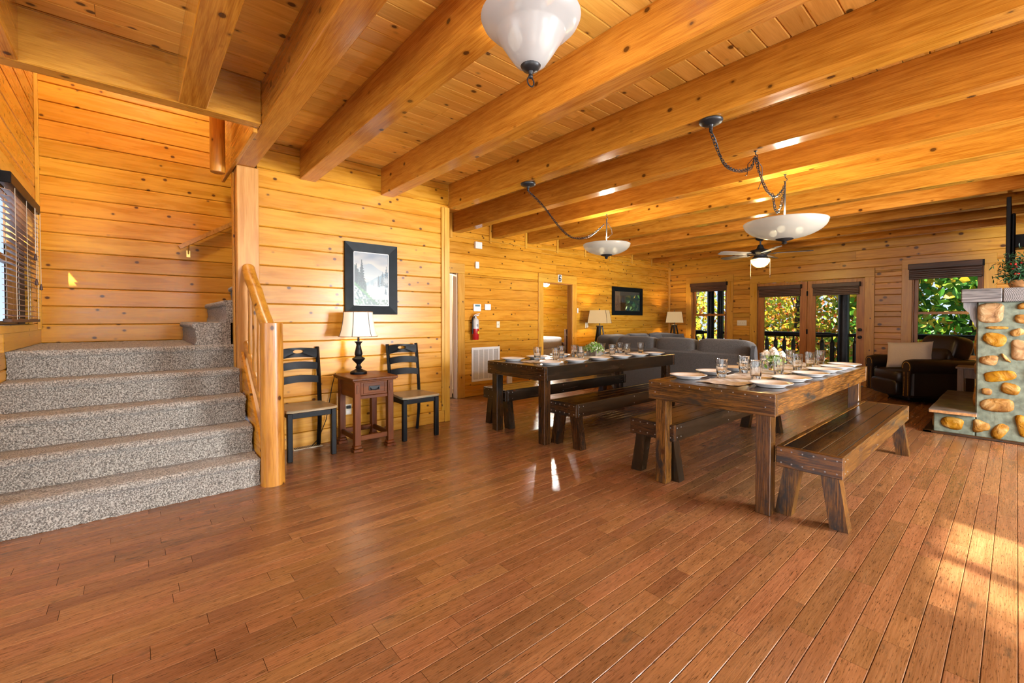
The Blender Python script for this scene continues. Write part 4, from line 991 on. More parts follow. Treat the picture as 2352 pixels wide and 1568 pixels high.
def pendant(label, loc, r, z_rim, canopy, mids, hook, extra, power):
    """swag lamp: loc = hook xy; canopy/mids/hook are world points"""
    t = thing('swag_pendant', label, 'lamp', (loc[0], loc[1], 0), 0, 'swag pendant lamps over the dining tables'); O = Vector((loc[0], loc[1], 0))
    c = Vector(canopy) - O
    MB().lathe([(.078, -.003), (.080, -.010), (.074, -.022), (.060, -.028), (.050, -.034), (.018, -.037), (.012, -.05)], 28).build('canopy', 'bronze', t, c, smooth=50)
    MB().lathe([(.010, -.046), (.014, -.06), (.008, -.085)], 12).build('canopy_loop', 'bronze', t, c)
    sm = []
    for seg in mids: sm.append(chain(t, [Vector(p) - O for p in seg]))
    for k, s_ in enumerate(sm): MB().tube([p + Vector((.012 * sin(i * .35 + k), .012 * cos(i * .3), .008 * sin(i * .22) - .004)) for i, p in enumerate(s_[::4])], .003, 5).build('electric_cord', 'black', t)
    for h in hook:
        p = Vector(h) - O; MB().tube([p + Vector((0, 0, 0)), p + Vector((0, 0, -.03)), p + Vector((.015, 0, -.045)), p + Vector((.018, 0, -.06)), p + Vector((0, 0, -.072)), p + Vector((-.012, 0, -.062))], .004, 6).build('ceiling_hook', 'blackmetal', t); MB().lathe([(.014, -.003), (.014, -.007), (.005, -.012)], 12).build('hook_plate', 'blackmetal', t, p)
    for e in extra: MB().tube([Vector(p) - O for p in e], .003, 5).build('electric_cord', 'black', t)
    top = hook[-1][2] - .07
    MB().tube([(0, 0, top), (0, 0, z_rim - .12)], .0075, 8).build('stem', 'bronze', t)
    h = r * .46; n = 9
    pr = [(r * sin(pi / 2 * i / n) ** .92, z_rim - h + h * (1 - cos(pi / 2 * i / n)) ** .9) for i in range(n + 1)]; pr[0] = (.02, pr[0][1])
    inn = [(max(.012, q - .007), z + .004) for q, z in reversed(pr)]
    MB().lathe(pr + inn, 56, closed=False).build('glass_bowl', 'bowl', t, smooth=60)
    MB().torus((0, 0, z_rim), r - .003, .005, 'Z', 56, 6).build('bowl_rim', 'bowl', t)
    MB().lathe([(.075, z_rim - h + .010), (.078, z_rim - h + .002), (.066, z_rim - h - .006), (.025, z_rim - h - .018), (.016, z_rim - h - .024), (.024, z_rim - h - .034), (.016, z_rim - h - .044), (.001, z_rim - h - .05)], 24).build('finial', 'bronze', t, smooth=50)
    MB().lathe([(.03, z_rim - .16), (.035, z_rim - .15), (.035, z_rim - .11), (.01, z_rim - .10)], 14).build('socket_hub', 'bronze', t)
    for k in range(3):
        a = 2.1 * k + .6; x, y = r * .36 * cos(a), r * .36 * sin(a)
        MB().tube([(0, 0, z_rim - .13), (x * .6, y * .6, z_rim - .11)], .010, 6).build('socket_arm', 'bronze', t)
        MB().sphere((x, y, z_rim - .085), .034).build('bulb', 'bulb', t)
        lamp('bulb_light', (x * .4, y * .4, z_rim + .10), power, .03, (1, .88, .70), t)
    return t
CN = (-1.447, 3.10, ZB)
pendant('swag pendant with a speckled glass bowl over the warm brown table', (-1.505, 4.845), .36, 2.255, (-1.447, 3.13, ZB), [[(-1.447, 3.13, ZB - .08), (-1.455, 3.25, 2.55), (-1.47, 3.42, 2.485), (-1.48, 3.65, 2.49), (-1.465, 3.88, 2.56), (-1.46, 3.98, ZB - .06)], [(-1.46, 3.98, ZB - .06), (-1.48, 4.12, 2.58), (-1.50, 4.38, 2.47), (-1.505, 4.58, 2.46), (-1.505, 4.76, 2.55), (-1.505, 4.845, 2.62)], [(-1.50, 4.5, 2.46), (-1.50, 4.56, 2.36), (-1.50, 4.64, 2.32), (-1.503, 4.74, 2.42), (-1.505, 4.83, 2.57)]], [(-1.46, 3.98, ZB), (-1.505, 4.845, ZB)], [[(-1.46, 3.985, 2.67), (-1.44, 4.07, 2.60), (-1.45, 4.10, 2.50), (-1.47, 4.07, 2.42)], [(-1.46, 3.96, 2.67), (-1.49, 3.90, 2.60), (-1.48, 3.86, 2.5), (-1.47, 3.8, 2.48)]], 17)
pendant('swag pendant with a speckled glass bowl over the black-stained table', (-3.645, 4.845), .312, 2.315, (-3.36, 3.13, ZB), [[(-3.36, 3.13, ZB - .08), (-3.42, 3.42, 2.54), (-3.49, 3.75, 2.38), (-3.55, 4.05, 2.30), (-3.60, 4.42, 2.37), (-3.64, 4.80, 2.585)]], [(-3.645, 4.845, ZB)], [[(-3.645, 4.85, 2.62), (-3.63, 4.93, 2.54), (-3.63, 4.95, 2.47), (-3.645, 4.87, 2.41)]], 17)
# white flush lamp near the stairs
nf = thing('ceiling_bowl_lamp', 'white glass double-tier ceiling lamp with a ring finial under a beam', 'lamp', (-1.45, 1.366, 0)); zr = 2.655
MB().lathe([(.07, ZB - .001), (.07, ZB - .02), (.02, ZB - .03)], 24).build('canopy', 'bronze', nf); MB().tube([(0, 0, ZB - .02), (0, 0, zr - .20)], .008, 8).build('stem', 'bronze', nf)
pr = [(.040, zr - .215), (.070, zr - .200), (.105, zr - .150), (.140, zr - .095), (.152, zr - .072), (.158, zr - .066), (.190, zr - .045), (.215, zr - .020), (.224, zr), (.218, zr + .004), (.206, zr - .018), (.182, zr - .040), (.150, zr - .060), (.130, zr - .098), (.095, zr - .150), (.062, zr - .192), (.040, zr - .205)]
MB().lathe(pr, 56, closed=False).build('glass_bowl', 'bowlnear', nf, smooth=50)
MB().lathe([(.044, zr - .200), (.046, zr - .212), (.036, zr - .228), (.012, zr - .236), (.008, zr - .25)], 24).build('finial', 'bronze', nf, smooth=50)
MB().sphere((0, 0, zr - .258), .011).build('finial_ball', 'bronze', nf); MB().torus((0, 0, zr - .282), .020, .0035, 'X', 24, 6).build('finial_ring', 'blackmetal', nf)
for k in range(2):
    a = pi * k + .9; x, y = .07 * cos(a), .07 * sin(a); MB().lathe([(.012, 0), (.03, .03), (.033, .06), (.02, .09), (.012, .1)], 14, (x, y, zr - .14)).build('bulb', 'bulb', nf); lamp('bulb_light', (x, y, zr + .035), 17, .03, (1, .93, .82), nf)

# ceiling fan
fx, fy = -2.93, 8.24
fn = thing('ceiling_fan', 'dark five-blade ceiling fan with a lit amber bowl and pull chains', 'fan', (fx, fy, 0), R(20))
MB().lathe([(.075, ZB - .001), (.075, ZB - .03), (.03, ZB - .06)], 24).build('canopy', 'bronze', fn); MB().tube([(0, 0, ZB - .04), (0, 0, 2.55)], .013, 8).build('downrod', 'bronze', fn)
MB().lathe([(.03, 2.60), (.045, 2.57), (.06, 2.53), (.15, 2.505), (.165, 2.485), (.16, 2.465), (.11, 2.44), (.10, 2.40), (.125, 2.375), (.125, 2.35)], 32).build('motor_housing', 'bronze', fn, smooth=50)
MB().lathe([(.001, 2.205), (.06, 2.215), (.11, 2.25), (.142, 2.30), (.150, 2.345), (.142, 2.345), (.104, 2.26), (.05, 2.222), (.001, 2.212)], 36, closed=False).build('light_bowl', 'fanglass', fn, smooth=60)
for k in range(5):
    a = 2 * pi * k / 5
    MB().box(.10, .24, -.025, .025, -.006, .004, .003).build('blade_arm', 'bronze', fn, (0, 0, 2.435), (0, 0, a))
    MB().prism([(.20, -.055), (.25, -.068), (.70, -.082), (.76, -.05), (.765, .05), (.70, .082), (.25, .068), (.20, .055)], -.004, .004, 'Z').build('blade', 'greyX', fn, (0, 0, 2.445), (R(11), 0, a))
for s in (-1, 1): MB().tube([(s * .118, 0, 2.36), (s * .155, 0, 2.33), (s * .155, 0, 2.06)], .0025, 5).build('pull_chain', 'ivory', fn, rot=(0, 0, R(-20))); MB().lathe([(.006, 0), (.007, .03), (.003, .04)], 8).build('pull_knob', 'shadewood', fn, (s * .155 * cos(R(-20)), s * .155 * sin(R(-20)), 2.025))
lamp('fan_light', (0, 0, 2.30), 130, .05, (1, .82, .5), fn)

# tripod floor lamps
def tripod_lamp(label, x, y, rz):
    t = thing('tripod_floor_lamp', label, 'lamp', (x, y, 0), rz, 'tripod floor lamps')
    for k in range(3):
        a = 2 * pi * k / 3 + .5; MB().bar((.30 * cos(a), .30 * sin(a), 0), (.05 * cos(a), .05 * sin(a), 1.17), .022, .03, (cos(a + pi / 2), sin(a + pi / 2), 0)).build('leg', 'blackmetal', t)
    MB().lathe([(.07, 1.15), (.075, 1.165), (.07, 1.18), (.02, 1.185)], 20).build('hub', 'bronze', t); MB().lathe([(.028, .55), (.028, 1.15)], 12).build('center_column', 'blackmetal', t); MB().tube([(0, 0, 1.15), (0, 0, 1.30)], .012, 8).build('socket_stem', 'bronze', t)
    vs = []
    for (s, z) in ((.205, 1.23), (.165, 1.495)):
        for (sx, sy) in ((-1, -1), (1, -1), (1, 1), (-1, 1)): vs.append((sx * s, sy * s * .86, z))
    vs += [(v_[0] * .985, v_[1] * .985, v_[2]) for v_ in vs]
    fs = [(k, (k + 1) % 4, 4 + (k + 1) % 4, 4 + k) for k in range(4)] + [(8 + k, 12 + k, 12 + (k + 1) % 4, 8 + (k + 1) % 4) for k in range(4)] + [(k, 8 + k, 8 + (k + 1) % 4, (k + 1) % 4) for k in range(4)] + [(4 + k, 4 + (k + 1) % 4, 12 + (k + 1) % 4, 12 + k) for k in range(4)]
    MB().add(vs, fs).build('shade', 'burlap', t, smooth=0)
    for k in range(4): MB().tube([vs[k], vs[4 + k]], .004, 5).build('shade_seam', 'shadewood', t)
    MB().lathe([(.012, 1.50), (.014, 1.515), (.006, 1.53)], 10).build('finial', 'bronze', t); MB().tube([(-.16, 0, 1.492), (.16, 0, 1.492)], .003, 5).build('harp', 'bronze', t)
    MB().sphere((0, 0, 1.34), .03).build('bulb', 'bulb', t); lamp('lamp_light', (0, 0, 1.37), 30, .04, (1, .70, .32), t)
tripod_lamp('tripod floor lamp with burlap shade between the bedroom door and the sofa', -5.63, 7.26, R(22))
tripod_lamp('tripod floor lamp with burlap shade in the far corner by the window', -5.55, 10.12, R(30))

# ---------------------------------------------------------------- upholstery
def cushion(hx, hy, hz, e1=.35, e2=.35, n=28, m=16, seed=0, wob=.012):
    """superellipsoid pad with slight unevenness"""
    def sp(v, e): return math.copysign(abs(v) ** e, v)
    vs = []; fs = []
    for i in range(m + 1):
        ph = -pi / 2 + pi * i / m
        for k in range(n):
            th = 2 * pi * k / n; c_ = sp(cos(ph), e1)
            p = Vector((hx * c_ * sp(cos(th), e2), hy * c_ * sp(sin(th), e2), hz * sp(sin(ph), e1)))
            d = mn.noise(Vector((p.x * 3 + seed * 7.1, p.y * 3, p.z * 3))) * wob
            vs.append(p + p.normalized() * d)
    for i in range(m):
        for k in range(n): fs.append((i * n + k, i * n + (k + 1) % n, (i + 1) * n + (k + 1) % n, (i + 1) * n + k))
    return MB().add(vs, fs)
so = thing('sofa', 'long charcoal chenille sofa with its back to the dining tables', 'sofa', (0, 0, 0))
part('frame', 'sofa', so, -4.75, -2.42, 6.42, 6.66, .06, .84, .05)
part('seat_base', 'sofa', so, -4.75, -2.42, 6.60, 7.40, .06, .30, .04)
for k, (a, b) in enumerate(((-3.20, -2.40), (-3.90, -3.20), (-4.66, -3.90))):
    cushion((b - a) / 2 - .003, .155, .20, .45, .30, seed=k).build('back_cushion', 'sofa', so, ((a + b) / 2, 6.60, .815), (R(-6), 0, 0), smooth=80)
    cushion((b - a) / 2 - .003, .36, .09, .4, .3, seed=k + 5).build('seat_cushion', 'sofa', so, ((a + b) / 2, 7.03, .38), smooth=80)
ar = MB().tube([(-2.31, 6.45, .62), (-2.31, 7.42, .62)], .12, 18).build('arm_roll', 'sofa', so, smooth=60); part('arm', 'sofa', so, -2.42, -2.25, 6.45, 7.40, .06, .60, .04)
MB().prism([(6.44, .08), (6.44, .62), (6.40, .72), (6.385, .82), (6.40, .90), (6.43, .94), (6.47, .93), (6.50, .86), (6.52, .72), (6.66, .66), (6.66, .08)], -2.385, -2.335, 'X').build('wing', 'pillow_dark', so, smooth=60)
for x in (-4.65, -2.45):
    for y in (6.5, 7.3): part('foot', 'black', so, x - .03, x + .03, y - .03, y + .03, 0, .07, .004)
s2 = thing('sofa', 'charcoal chenille sofa against the plank wall under the landscape print', 'sofa', (0, 0, 0))
part('frame', 'sofa', s2, -5.35, -5.12, 6.75, 9.45, .06, .84, .05); part('seat_base', 'sofa', s2, -5.3, -4.55, 7.45, 9.45, .06, .30, .04)
for k, (a, b) in enumerate(((6.72, 7.55), (7.55, 8.45), (8.45, 9.35))):
    cushion(.17, (b - a) / 2 - .003, .21, .45, .3, seed=k + 9).build('back_cushion', 'sofa', s2, (-5.16, (a + b) / 2, .80), (0, R(6), 0), smooth=80)
    if k: cushion(.34, (b - a) / 2 - .003, .09, .4, .3, seed=k + 14).build('seat_cushion', 'sofa', s2, (-4.90, (a + b) / 2, .38), smooth=80)
part('arm', 'sofa', s2, -5.3, -4.55, 9.40, 9.60, .06, .66, .06)
for x in (-5.28, -4.62):
    for y in (7.5, 9.4): part('foot', 'black', s2, x - .03, x + .03, y - .03, y + .03, 0, .07, .004)
def pillow(label, loc, rot, hw, hh, th, mat, grp, seed):
    n = 18; vs = []; fs = []
    for side in (1, -1):
        for j in range(n + 1):
            for i in range(n + 1):
                u, v_ = -1 + 2 * i / n, -1 + 2 * j / n
                pin = 1 - .07 * (1 - u * u) * abs(v_) ** 4 * 0 ; bx = u * hw * (1 - .06 * (1 - abs(v_)) ** .5 * abs(u) ** 6); bz = v_ * hh * (1 - .06 * (1 - abs(u)) ** .5 * abs(v_) ** 6)
                t = th * ((1 - u ** 4) * (1 - v_ ** 4)) ** .6 * (1 + .15 * mn.noise(Vector((u * 2, v_ * 2, seed)))); vs.append((bx, side * t, bz))
    q = (n + 1) ** 2
    for s_ in (0, 1):
        for j in range(n):
            for i in range(n): a = s_ * q + j * (n + 1) + i; fs.append((a, a + 1, a + n + 2, a + n + 1))
    o = MB().add(vs, fs).build('throw_pillow', mat, None, loc, rot, smooth=70); return tag(o, label, 'pillow', grp)
G = 'dark pillows on the wall sofa'
pillow('charcoal throw pillow leaning at the near end of the wall sofa', (-4.98, 7.75, .80), (R(-15), 0, R(80)), .25, .22, .07, 'pillow_dark', G, 1)
pillow('charcoal throw pillow leaning in the middle of the wall sofa', (-4.95, 8.35, .80), (R(-18), 0, R(96)), .26, .23, .07, 'pillow_dark', G, 2)
pillow('charcoal throw pillow lying at the far end of the wall sofa', (-4.95, 9.15, .78), (R(-20), 0, R(70)), .25, .22, .07, 'pillow_dark', G, 3)

# black leather recliner: local +x is the way it faces
rc_ = thing('leather_recliner', 'black leather recliner with rolled nailhead arms before the far window', 'armchair', (-1.06, 9.70, 0), R(180 + 40))
part('base', 'leather', rc_, -.40, .40, -.33, .33, .08, .30, .04); part('swivel_base', 'black', rc_, -.28, .28, -.25, .25, 0, .09, .02)
cushion(.36, .315, .12, .4, .3, seed=20, wob=.01).build('seat_cushion', 'leather', rc_, (.13, 0, .385), smooth=80)
cushion(.07, .31, .13, .4, .3, seed=21, wob=.008).build('footrest', 'leather', rc_, (.44, 0, .215), smooth=80)
cushion(.15, .36, .22, .5, .35, seed=22, wob=.02).build('head_cushion', 'leather', rc_, (-.40, 0, .82), (0, R(-14), 0), smooth=80)
cushion(.14, .34, .25, .5, .35, seed=23, wob=.02).build('back_cushion', 'leather', rc_, (-.30, 0, .60), (0, R(-14), 0), smooth=80)
part('back_frame', 'leather', rc_, -.52, -.36, -.36, .36, .12, .72, .05)
for s in (-1, 1):
    y = s * .435
    am = part('arm', 'leather', rc_, -.46, .42, y - .085, y + .085, .09, .55, .04)
    MB().tube([(-.46, s * .45, .57), (.0, s * .45, .575), (.36, s * .45, .57), (.43, s * .45, .56)], [.115, .12, .12, .112], 20).build('arm_roll', 'leather', rc_, smooth=70)
    mb = MB(); fr_ = [(cos(a) * .105 + s * .45, sin(a) * .105 + .565) for a in [R(-30 + 15 * k) if s > 0 else R(210 - 15 * k) for k in range(17)]]
    fr_ = [(s * .375, .10)] + [(s * .365, .2 + .06 * k) for k in range(5)] + [(q if True else q) for q in (fr_[::-1])] + [(s * .52, .42), (s * .515, .25), (s * .505, .10)]
    MB().prism(fr_, .42, .445, 'X').build('arm_front', 'leather', rc_, smooth=40)
    nl = None
    for k in range(44):
        t = k / 43
        if t < .42: p = (.447, s * (.395 + .012 * sin(t * 6)), .12 + t / .42 * .36)
        else: a = R(200 - (t - .42) / .58 * 235); p = (.447, s * (.45 - cos(a) * -.078 * 1), .565 + sin(a) * .078)
        if nl is None: nl = MB().sphere((0, 0, 0), .006, 8, 4).build('nailhead', 'brass', rc_, p)
        else: clone(nl, rc_, p)
    for k in range(22): clone(nl, rc_, (.447, s * .485, .13 + k * .0165))
for k in range(12): clone(nl, rc_, (-.36 - .02 * k * .0, -.345, .70 + k * .018))
pillow('oatmeal linen throw pillow on the black leather recliner', (-1.13, 9.44, .735), (R(14), R(4), R(164)), .30, .215, .10, 'linen', None, 9)
sd = thing('side_table', 'small grey-brown side table between the recliner and the fireplace', 'table', (-.27, 9.19, 0))
part('tabletop', 'tablegrey', sd, -.30, .30, -.22, .22, .595, .62, .004)
for sx in (-1, 1):
    for sy in (-1, 1):
        lg = part('leg', 'tablegrey', sd, sx * .25 - .032, sx * .25 + .032, sy * .17 - .032, sy * .17 + .032, 0, .595, .003)
        if sy < 0: part('inlay_block', 'tablegrey', lg, -.014, .014, -.036, -.031, .20, .27, .001)
for s in (-1, 1): part('apron', 'tablegrey', sd, -.22, .22, s * .17 - .012, s * .17 + .012, .46, .595, .002); part('apron', 'tablegrey', sd, s * .25 - .012, s * .25 + .012, -.14, .14, .46, .595, .002)
part('shelf', 'tablegrey', sd, -.24, .24, -.16, .16, .14, .16, .002)

# ---------------------------------------------------------------- stone fireplace
fp = thing('stone_fireplace', 'river-stone fireplace with raised hearth and grey timber mantel', 'fireplace', (0, 0, 0))
part('chimney_body', 'mortar', fp, -.285, .75, 6.975, 8.95, 0, 1.49, .012); part('hearth_body', 'mortar', fp, -.615, -.285, 6.975, 8.93, 0, .24, .008)
for k in range(4): a = 6.90 + k * .51; part('hearth_slab', 'slate', fp, -.652 + .004 * (k % 2), -.268, a, a + .505, .24, .281, .006)
part('hearth_edge', 'rattan', fp, -.648, -.272, 6.893, 6.90, .243, .272, .002)
part('mantel_timber', 'greyX', fp, -.405, -.102, 6.895, 9.0, 1.49, 1.635, .008); part('mantel_timber', 'endgrain', fp, -.098, .60, 6.895, 8.97, 1.49, 1.635, .008)
for y in (6.985, 8.6): MB().prism([(-.288, 1.488), (-.392, 1.488), (-.390, 1.43), (-.365, 1.395), (-.345, 1.375), (-.335, 1.31), (-.315, 1.275), (-.300, 1.225), (-.288, 1.215)], y, y + .13, 'Y').build('corbel', 'greyZ', fp, smooth=0)
part('base_molding', 'darkwoodX', fp, -.70, .75, 6.93, 6.972, 0, .03, .006); part('base_molding', 'darkwoodY', fp, -.70, -.62, 6.93, 8.95, 0, .03, .006)
def stone(cx_, cz_, hx, hz, plane, seed, depth=.028, tilt=0):
    q = random.Random(seed); n = 18; rad = [1 + q.uniform(-.24, .20) for _ in range(6)]
    def rr_(a):
        k = a / (2 * pi) * 6; i = int(k) % 6; t = k - int(k); t = t * t * (3 - 2 * t); return rad[i] * (1 - t) + rad[(i + 1) % 6] * t
    vs = []; fs = []; lv_ = [(1.0, -.4), (.97, .25), (.86, .62), (.62, .9), (.3, 1.0)]
    for (s, d) in lv_:
        for k in range(n):
            a = 2 * pi * k / n; e = .74; c_, s_ = math.copysign(abs(cos(a)) ** e, cos(a)), math.copysign(abs(sin(a)) ** e, sin(a))
            x, z = c_ * rr_(a) * hx * s, s_ * rr_(a) * hz * s; x, z = x * cos(tilt) - z * sin(tilt), x * sin(tilt) + z * cos(tilt)
            dd = depth * (d + .12 * mn.noise(Vector((x * 20, z * 20, seed)))); vs.append((x, -dd, z) if plane == 'Y' else (-dd, x, z))
    for i in range(len(lv_) - 1):
        for k in range(n): fs.append((i * n + k, i * n + (k + 1) % n, (i + 1) * n + (k + 1) % n, (i + 1) * n + k))
    fs.append(tuple((len(lv_) - 1) * n + k for k in range(n)))
    o = MB().add(vs, fs).build('stone', 'stone', fp, smooth=50)
    return o
ST = [(-.184, 1.365, .100, .092, 0), (.050, 1.446, .054, .030, .1), (-.130, 1.213, .078, .016, -.03), (.040, 1.307, .060, .048, 0), (.007, 1.168, .042, .030, .5), (-.165, 1.088, .080, .062, -.3), (.030, .983, .072, .100, 0), (-.190, .857, .064, .052, -.1), (-.072, .894, .014, .055, .6), (-.118, .701, .112, .048, .25), (-.034, .568, .064, .050, -.2), (-.205, .518, .039, .034, 0), (-.113, .378, .112, .068, .1), (-.451, .126, .082, .064, -.15), (-.246, .140, .058, .062, 0), (-.104, .110, .048, .082, -.5), (.055, .190, .040, .092, .2), (.12, .74, .05, .08, 0), (.20, 1.25, .09, .07, 0), (.25, .95, .08, .10, 0), (.22, .55, .10, .07, .3), (.2, .25, .08, .08, 0), (.45, 1.1, .1, .09, 0), (.45, .7, .1, .08, .2), (.45, .3, .1, .09, 0)]
for k, (x, z, hx, hz, ti) in enumerate(ST): stone(x, z, hx * 1.14, hz * 1.16, 'Y', k + 1, .026, ti).location = (x, 6.978, z)
q = random.Random(77)
for k, (y, z, hy, hz) in enumerate([(7.04, .996, .03, .085), (7.03, .429, .025, .085), (7.30, 1.33, .11, .08), (7.62, 1.30, .10, .09), (8.0, 1.33, .12, .07), (8.4, 1.28, .1, .1), (8.75, 1.32, .08, .08), (7.22, .75, .10, .08), (7.18, 1.05, .08, .10), (8.72, 1.0, .09, .1), (8.74, .70, .08, .09), (8.7, .42, .1, .07), (7.2, .48, .08, .07)]): stone(0, 0, hy, hz, 'X', 40 + k, .024, q.uniform(-.3, .3)).location = (-.283, y, z)
for k in range(8): stone(0, 0, .10 + .02 * (k % 2), .07, 'X', 60 + k, .02, q.uniform(-.2, .2)).location = (-.613, 7.12 + k * .245, .12)
part('firebox', 'black', fp, -.292, -.276, 7.45, 8.5, .30, 1.12, .004)
ch_ = struct('wall_chimney'); part('wall_core', 'gap', ch_, .17, .75, 7.0, 8.95, 1.637, ZC, 0); plank_wall(ch_, 'far', 'Y', .15, -1, 6.98, 8.95, 1.635, ZC, .187, maxlen=4); plank_wall(ch_, 'far', 'X', 6.98, -1, .15, .75, 1.635, ZC, .187, maxlen=4)
tv = thing('wall_television', 'flat black television mounted edge-on above the stone mantel', 'television', (0, 0, 0))
part('panel', 'black', tv, -.090, -.055, 7.36, 8.62, 1.92, 2.665, .004); part('rear_housing', 'black', tv, -.055, -.022, 7.50, 8.48, 1.98, 2.50, .01); part('screen', 'bluedark', tv, -.092, -.0895, 7.375, 8.605, 1.94, 2.655, 0)
part('wall_bracket', 'blackmetal', tv, -.03, .15, 7.85, 8.15, 2.15, 2.30, .004)
ga = thing('mantel_greenery', 'dark evergreen sprig with red berries in a wicker basket on the mantel', 'plant', (.03, 7.06, 1.637))
MB().lathe([(.075, 0), (.09, .02), (.10, .07), (.105, .08), (.095, .08), (.08, .01)], 20).build('basket', 'rattan', ga, smooth=50)
leaves(1500, 8, lambda q: (min(.07, q.gauss(.0, .07)), q.gauss(0, .08), .05 + abs(q.gauss(.11, .085))), .05, 'foliage', 'pineleaf', ga, .22, .4)
q = random.Random(5)
for k in range(16): MB().sphere((0, 0, 0), .011, 8, 6).build('berry', 'red', ga, (q.gauss(-.03, .04), -.08 + q.uniform(-.03, .03), .16 + q.uniform(-.05, .10)))

# ---------------------------------------------------------------- window shades
def shade(label, a, b, zt, zv, zb, y, step=True):
    t = thing('woven_shade', label, 'blind', ((a + b) / 2, y, zb), 0, 'rolled-up brown woven shades'); h = (b - a) / 2
    part('headrail', 'shadewood', t, -h, h, -.062, -.006, zv - zb, zt - zb, .006); part('end_cap', 'black', t, h - .01, h + .012, -.066, -.004, zv - zb - .002, zt - zb + .002, .003)
    k = 0; z = 0.0
    while z < zv - zb - .008:
        part('fold', 'shadewood', t, -h + .012, h - .012, -.040 - .004 * (k % 2), -.010, z, min(z + .034, zv - zb), .006); z += .034; k += 1
shade('rolled-up brown shade at the window behind the sofa corner', -5.40, -4.50, 2.205, 2.12, 1.99, YB - .026)
shade('rolled-up brown shade on the french door leaf without knobs', -3.83, -2.99, 2.045, 1.965, 1.80, YB + .028)
shade('rolled-up brown shade on the french door leaf with knobs', -2.79, -2.0, 2.04, 1.955, 1.795, YB + .028)
shade('rolled-up brown shade at the window behind the recliner', -1.30, -.37, 2.30, 2.20, 2.02, YB - .026)

# ---------------------------------------------------------------- bedroom furnishings
bd = thing('bed', 'bed with white sheets seen through the numbered doorway', 'bed', (-8.2, 7.6, 0))
part('box_spring', 'sheet', bd, -.95, .35, -.95, 1.02, .28, .56, .04); cushion(.66, 1.0, .16, .25, .2, seed=31, wob=.03).build('mattress', 'sheet', bd, (-.30, .03, .70), smooth=80)
part('side_rail', 'shadewood', bd, .345, .375, -.95, 1.05, .22, .32, .004)
for x in (-.9, .36): part('bed_post', 'shadewood', bd, x - .035, x + .035, 1.05, 1.12, 0, 1.05, .006)
part('footboard', 'shadewood', bd, -.87, .33, 1.065, 1.10, .25, .70, .006)
bf = thing('bedroom_ceiling_light', 'lit ceiling lamp in the bedroom beyond the numbered door', 'lamp', (-7.9, 7.98, 0))
MB().lathe([(.05, 2.595), (.05, 2.5), (.09, 2.45), (.1, 2.38)], 20).build('motor_housing', 'bronze', bf)
MB().lathe([(.001, 2.14), (.07, 2.16), (.12, 2.24), (.13, 2.36)], 24, closed=False).build('light_bowl', emis('bright_bowl', (1, .97, .9), 3), bf, smooth=60)
for k in range(4): MB().box(.1, .6, -.06, .06, -.004, .004, 0).build('blade', 'shadewood', bf, (0, 0, 2.42), (R(8), 0, pi / 2 * k + .5))
lamp('bedroom_light', (0, 0, 2.05), 260, .08, (1, .93, .82), bf)
bt = thing('bathroom_ceiling_light', 'lit ceiling lamp in the room behind the narrow bright doorway', 'lamp', (-7.0, 3.6, 0)); MB().lathe([(.12, 2.595), (.14, 2.56), (.12, 2.5), (.05, 2.47)], 20).build('light_bowl', emis('bath_bowl', (1, .9, .75), 2), bt); lamp('bathroom_light', (0, 0, 2.35), 90, .1, (1, .90, .75), bt)
su = thing('stairwell_light', 'upstairs ceiling lamp high above the stair landing', 'lamp', (-4.9, .1, 0)); MB().lathe([(.14, 5.245), (.16, 5.2), (.14, 5.1), (.05, 5.06)], 20).build('light_bowl', emis('stair_bowl', (1, .9, .75), 2), su); lamp('stairwell_bulb', (0, 0, 4.9), 210, .12, (1, .90, .74), su)

# ---------------------------------------------------------------- porch, trees
pd = struct('porch_deck')
for k in range(16): part('deck_board', 'deck', pd, -9, 4, YB + .16 + k * .14, YB + .16 + k * .14 + .134, -.06, -.03, .003)
pr_ = struct('porch_roof'); part('roof_panel', 'porch', pr_, -9, 4, YB + .15, 13.4, 2.62, 2.70, 0); part('header_beam', 'porch', pr_, -9, 4, 12.72, 12.9, 2.36, 2.62, .01)
for k in range(9): part('rafter', 'porch', pr_, -8.5 + k * 1.5, -8.4 + k * 1.5, YB + .15, 13.4, 2.50, 2.62, .005)
YR_ = 12.8
rl = thing('porch_railing', 'dark log porch railing with chunky turned balusters outside', 'railing', (0, YR_, 0))
for (a, b) in ((-8.0, -5.985), (-5.50, -2.82), (-2.58, .35), (.58, 3.5)):
    MB().tube([(a, 0, .93), (a + .08, 0, .93), (a + .16, 0, .93), (b - .16, 0, .93), (b - .08, 0, .93), (b, 0, .93)], [.035, .04, .062, .062, .04, .035], 12).build('top_rail', 'porch', rl, smooth=50); MB().tube([(a, 0, .15), (b, 0, .15)], .045, 10).build('bottom_rail', 'porch', rl, smooth=50)
    n = max(1, int((b - a - .1) / .195))
    bm0 = None
    for k in range(n):
        x = a + (b - a) * (k + .5) / n
        MB().lathe([(.022, .16), (.05, .23), (.05, .74), (.022, .81), (.022, .90)], 8, (x, 0, 0)).build('baluster', 'porch', rl, smooth=0)
for x, r_, lab in ((-5.88, .10, 'dark log porch post seen through the window by the sofa corner, outer one'), (-5.595, .088, 'dark log porch post seen through the window by the sofa corner, next to the casing'), (-2.70, .118, 'dark log porch post seen through the french door with knobs'), (.465, .11, 'dark log porch post beyond the fireplace')):
    o = logtube((x, YR_, -.03), (x, YR_, 2.4), r_, r_ * .97, 7, 14, .004, int(x * 10)).build('porch_post', 'porch', None, smooth=60); tag(o, lab, 'post', 'log porch posts')
gr = tag(B(-60, 40, 13.5, 90, -4.2, -4.0).build('ground', plain('hillside', (.10, .14, .03), .9, noise=.5, nscale=1), smooth=0), kind='structure')
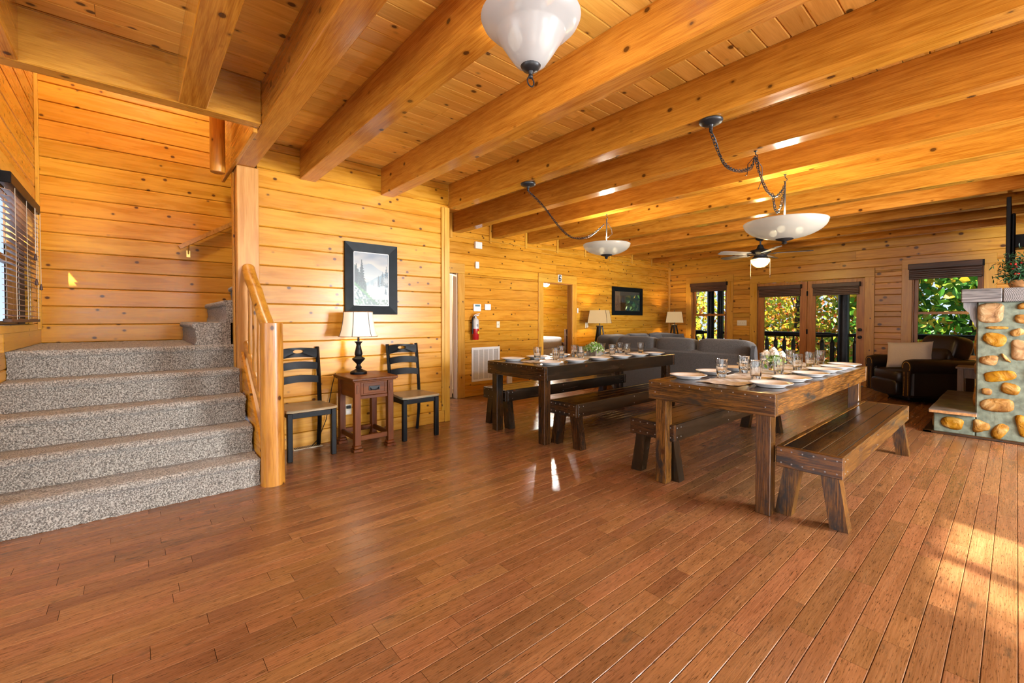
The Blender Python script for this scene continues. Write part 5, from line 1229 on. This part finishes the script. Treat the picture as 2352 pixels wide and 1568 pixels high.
def tree(name, label, x, y, base, h, cr, mat, nl, lsz, seed):
    q = random.Random(seed); t = thing(name, label, 'tree', (x, y, base), 0, 'autumn trees beyond the porch')
    MB().tube([(0, 0, 0), (.1, .05, h * .3), (-.05, .1, h * .6), (.05, 0, h * .92)], [.17, .14, .09, .03], 9).build('trunk', 'bark', t, smooth=60)
    tips = []
    for k in range(11):
        z0 = h * q.uniform(.22, .85); a = q.uniform(0, 2 * pi); l = cr * q.uniform(.65, 1.05) * (1.15 - .5 * z0 / h); e = Vector((l * cos(a), l * sin(a), z0 + l * q.uniform(.1, .5)))
        MB().tube([(0, 0, z0), e * .5 + Vector((0, 0, z0 * .5 + .05)), e], [.055, .035, .012], 6).build('branch', 'bark', t, smooth=60); tips.append((Vector((0, 0, z0)), e))
    def fnn(q):
        a, b = q.choice(tips); p = a.lerp(b, q.uniform(.35, 1.1)); s = cr * .27; return p + Vector((q.gauss(0, s), q.gauss(0, s), q.gauss(0, s * .8)))
    leaves(nl, seed + 100, fnn, lsz, 'leaves', mat, t, .62)
tree('maple_tree', 'golden yellow tree beyond the first french door leaf', -4.9, 17.2, -4, 8.5, 2.6, 'leafyellow', 6500, .17, 1)
tree('maple_tree', 'yellow-green tree with a bare slanting branch beyond the knobbed door', -3.1, 18.6, -4, 8.2, 2.5, 'leafyellow', 4200, .17, 2)
tree('maple_tree', 'rust and orange low tree behind the porch railing', -3.3, 16.0, -4, 5.2, 2.2, 'leafrust', 6500, .15, 3)
tree('oak_tree', 'broad green tree close outside the window behind the recliner', -.7, 16.5, -4, 8.2, 2.3, 'leafgreen', 5500, .26, 4)
tree('oak_tree', 'green and orange tree beyond the window behind the recliner', .6, 17.6, -4, 8.8, 2.8, 'leafgreen', 6500, .22, 5)
tree('maple_tree', 'loose yellow-green tree outside the window by the sofa corner', -8.6, 17.5, -4, 7.4, 2.4, 'leafyellow', 4500, .17, 6)
tree('maple_tree', 'low bushy green tree beside the porch corner', -7.1, 16.2, -4, 5.6, 2.3, 'leafyellow', 6500, .16, 7)
tree('oak_tree', 'green tree just beyond the porch post by the knobbed door', -1.9, 17.0, -4, 8.2, 2.2, 'leafgreen', 4200, .22, 8)
tree('oak_tree', 'tall background tree behind the golden maple', -6.2, 21.5, -4, 9.5, 3.2, 'leafrust', 4200, .22, 9)
tree('oak_tree', 'loose leafy tree outside the right hand windows', 8.3, .1, -2.4, 8.4, 2.3, 'leafgreen', 2600, .22, 21)
tree('oak_tree', 'unseen dense tree added to block sun at the windows near the fireplace', 6.9, 3.9, -2.4, 7.6, 1.6, 'leafgreen', 9000, .26, 22)  # added out of view to keep direct sun out of that window
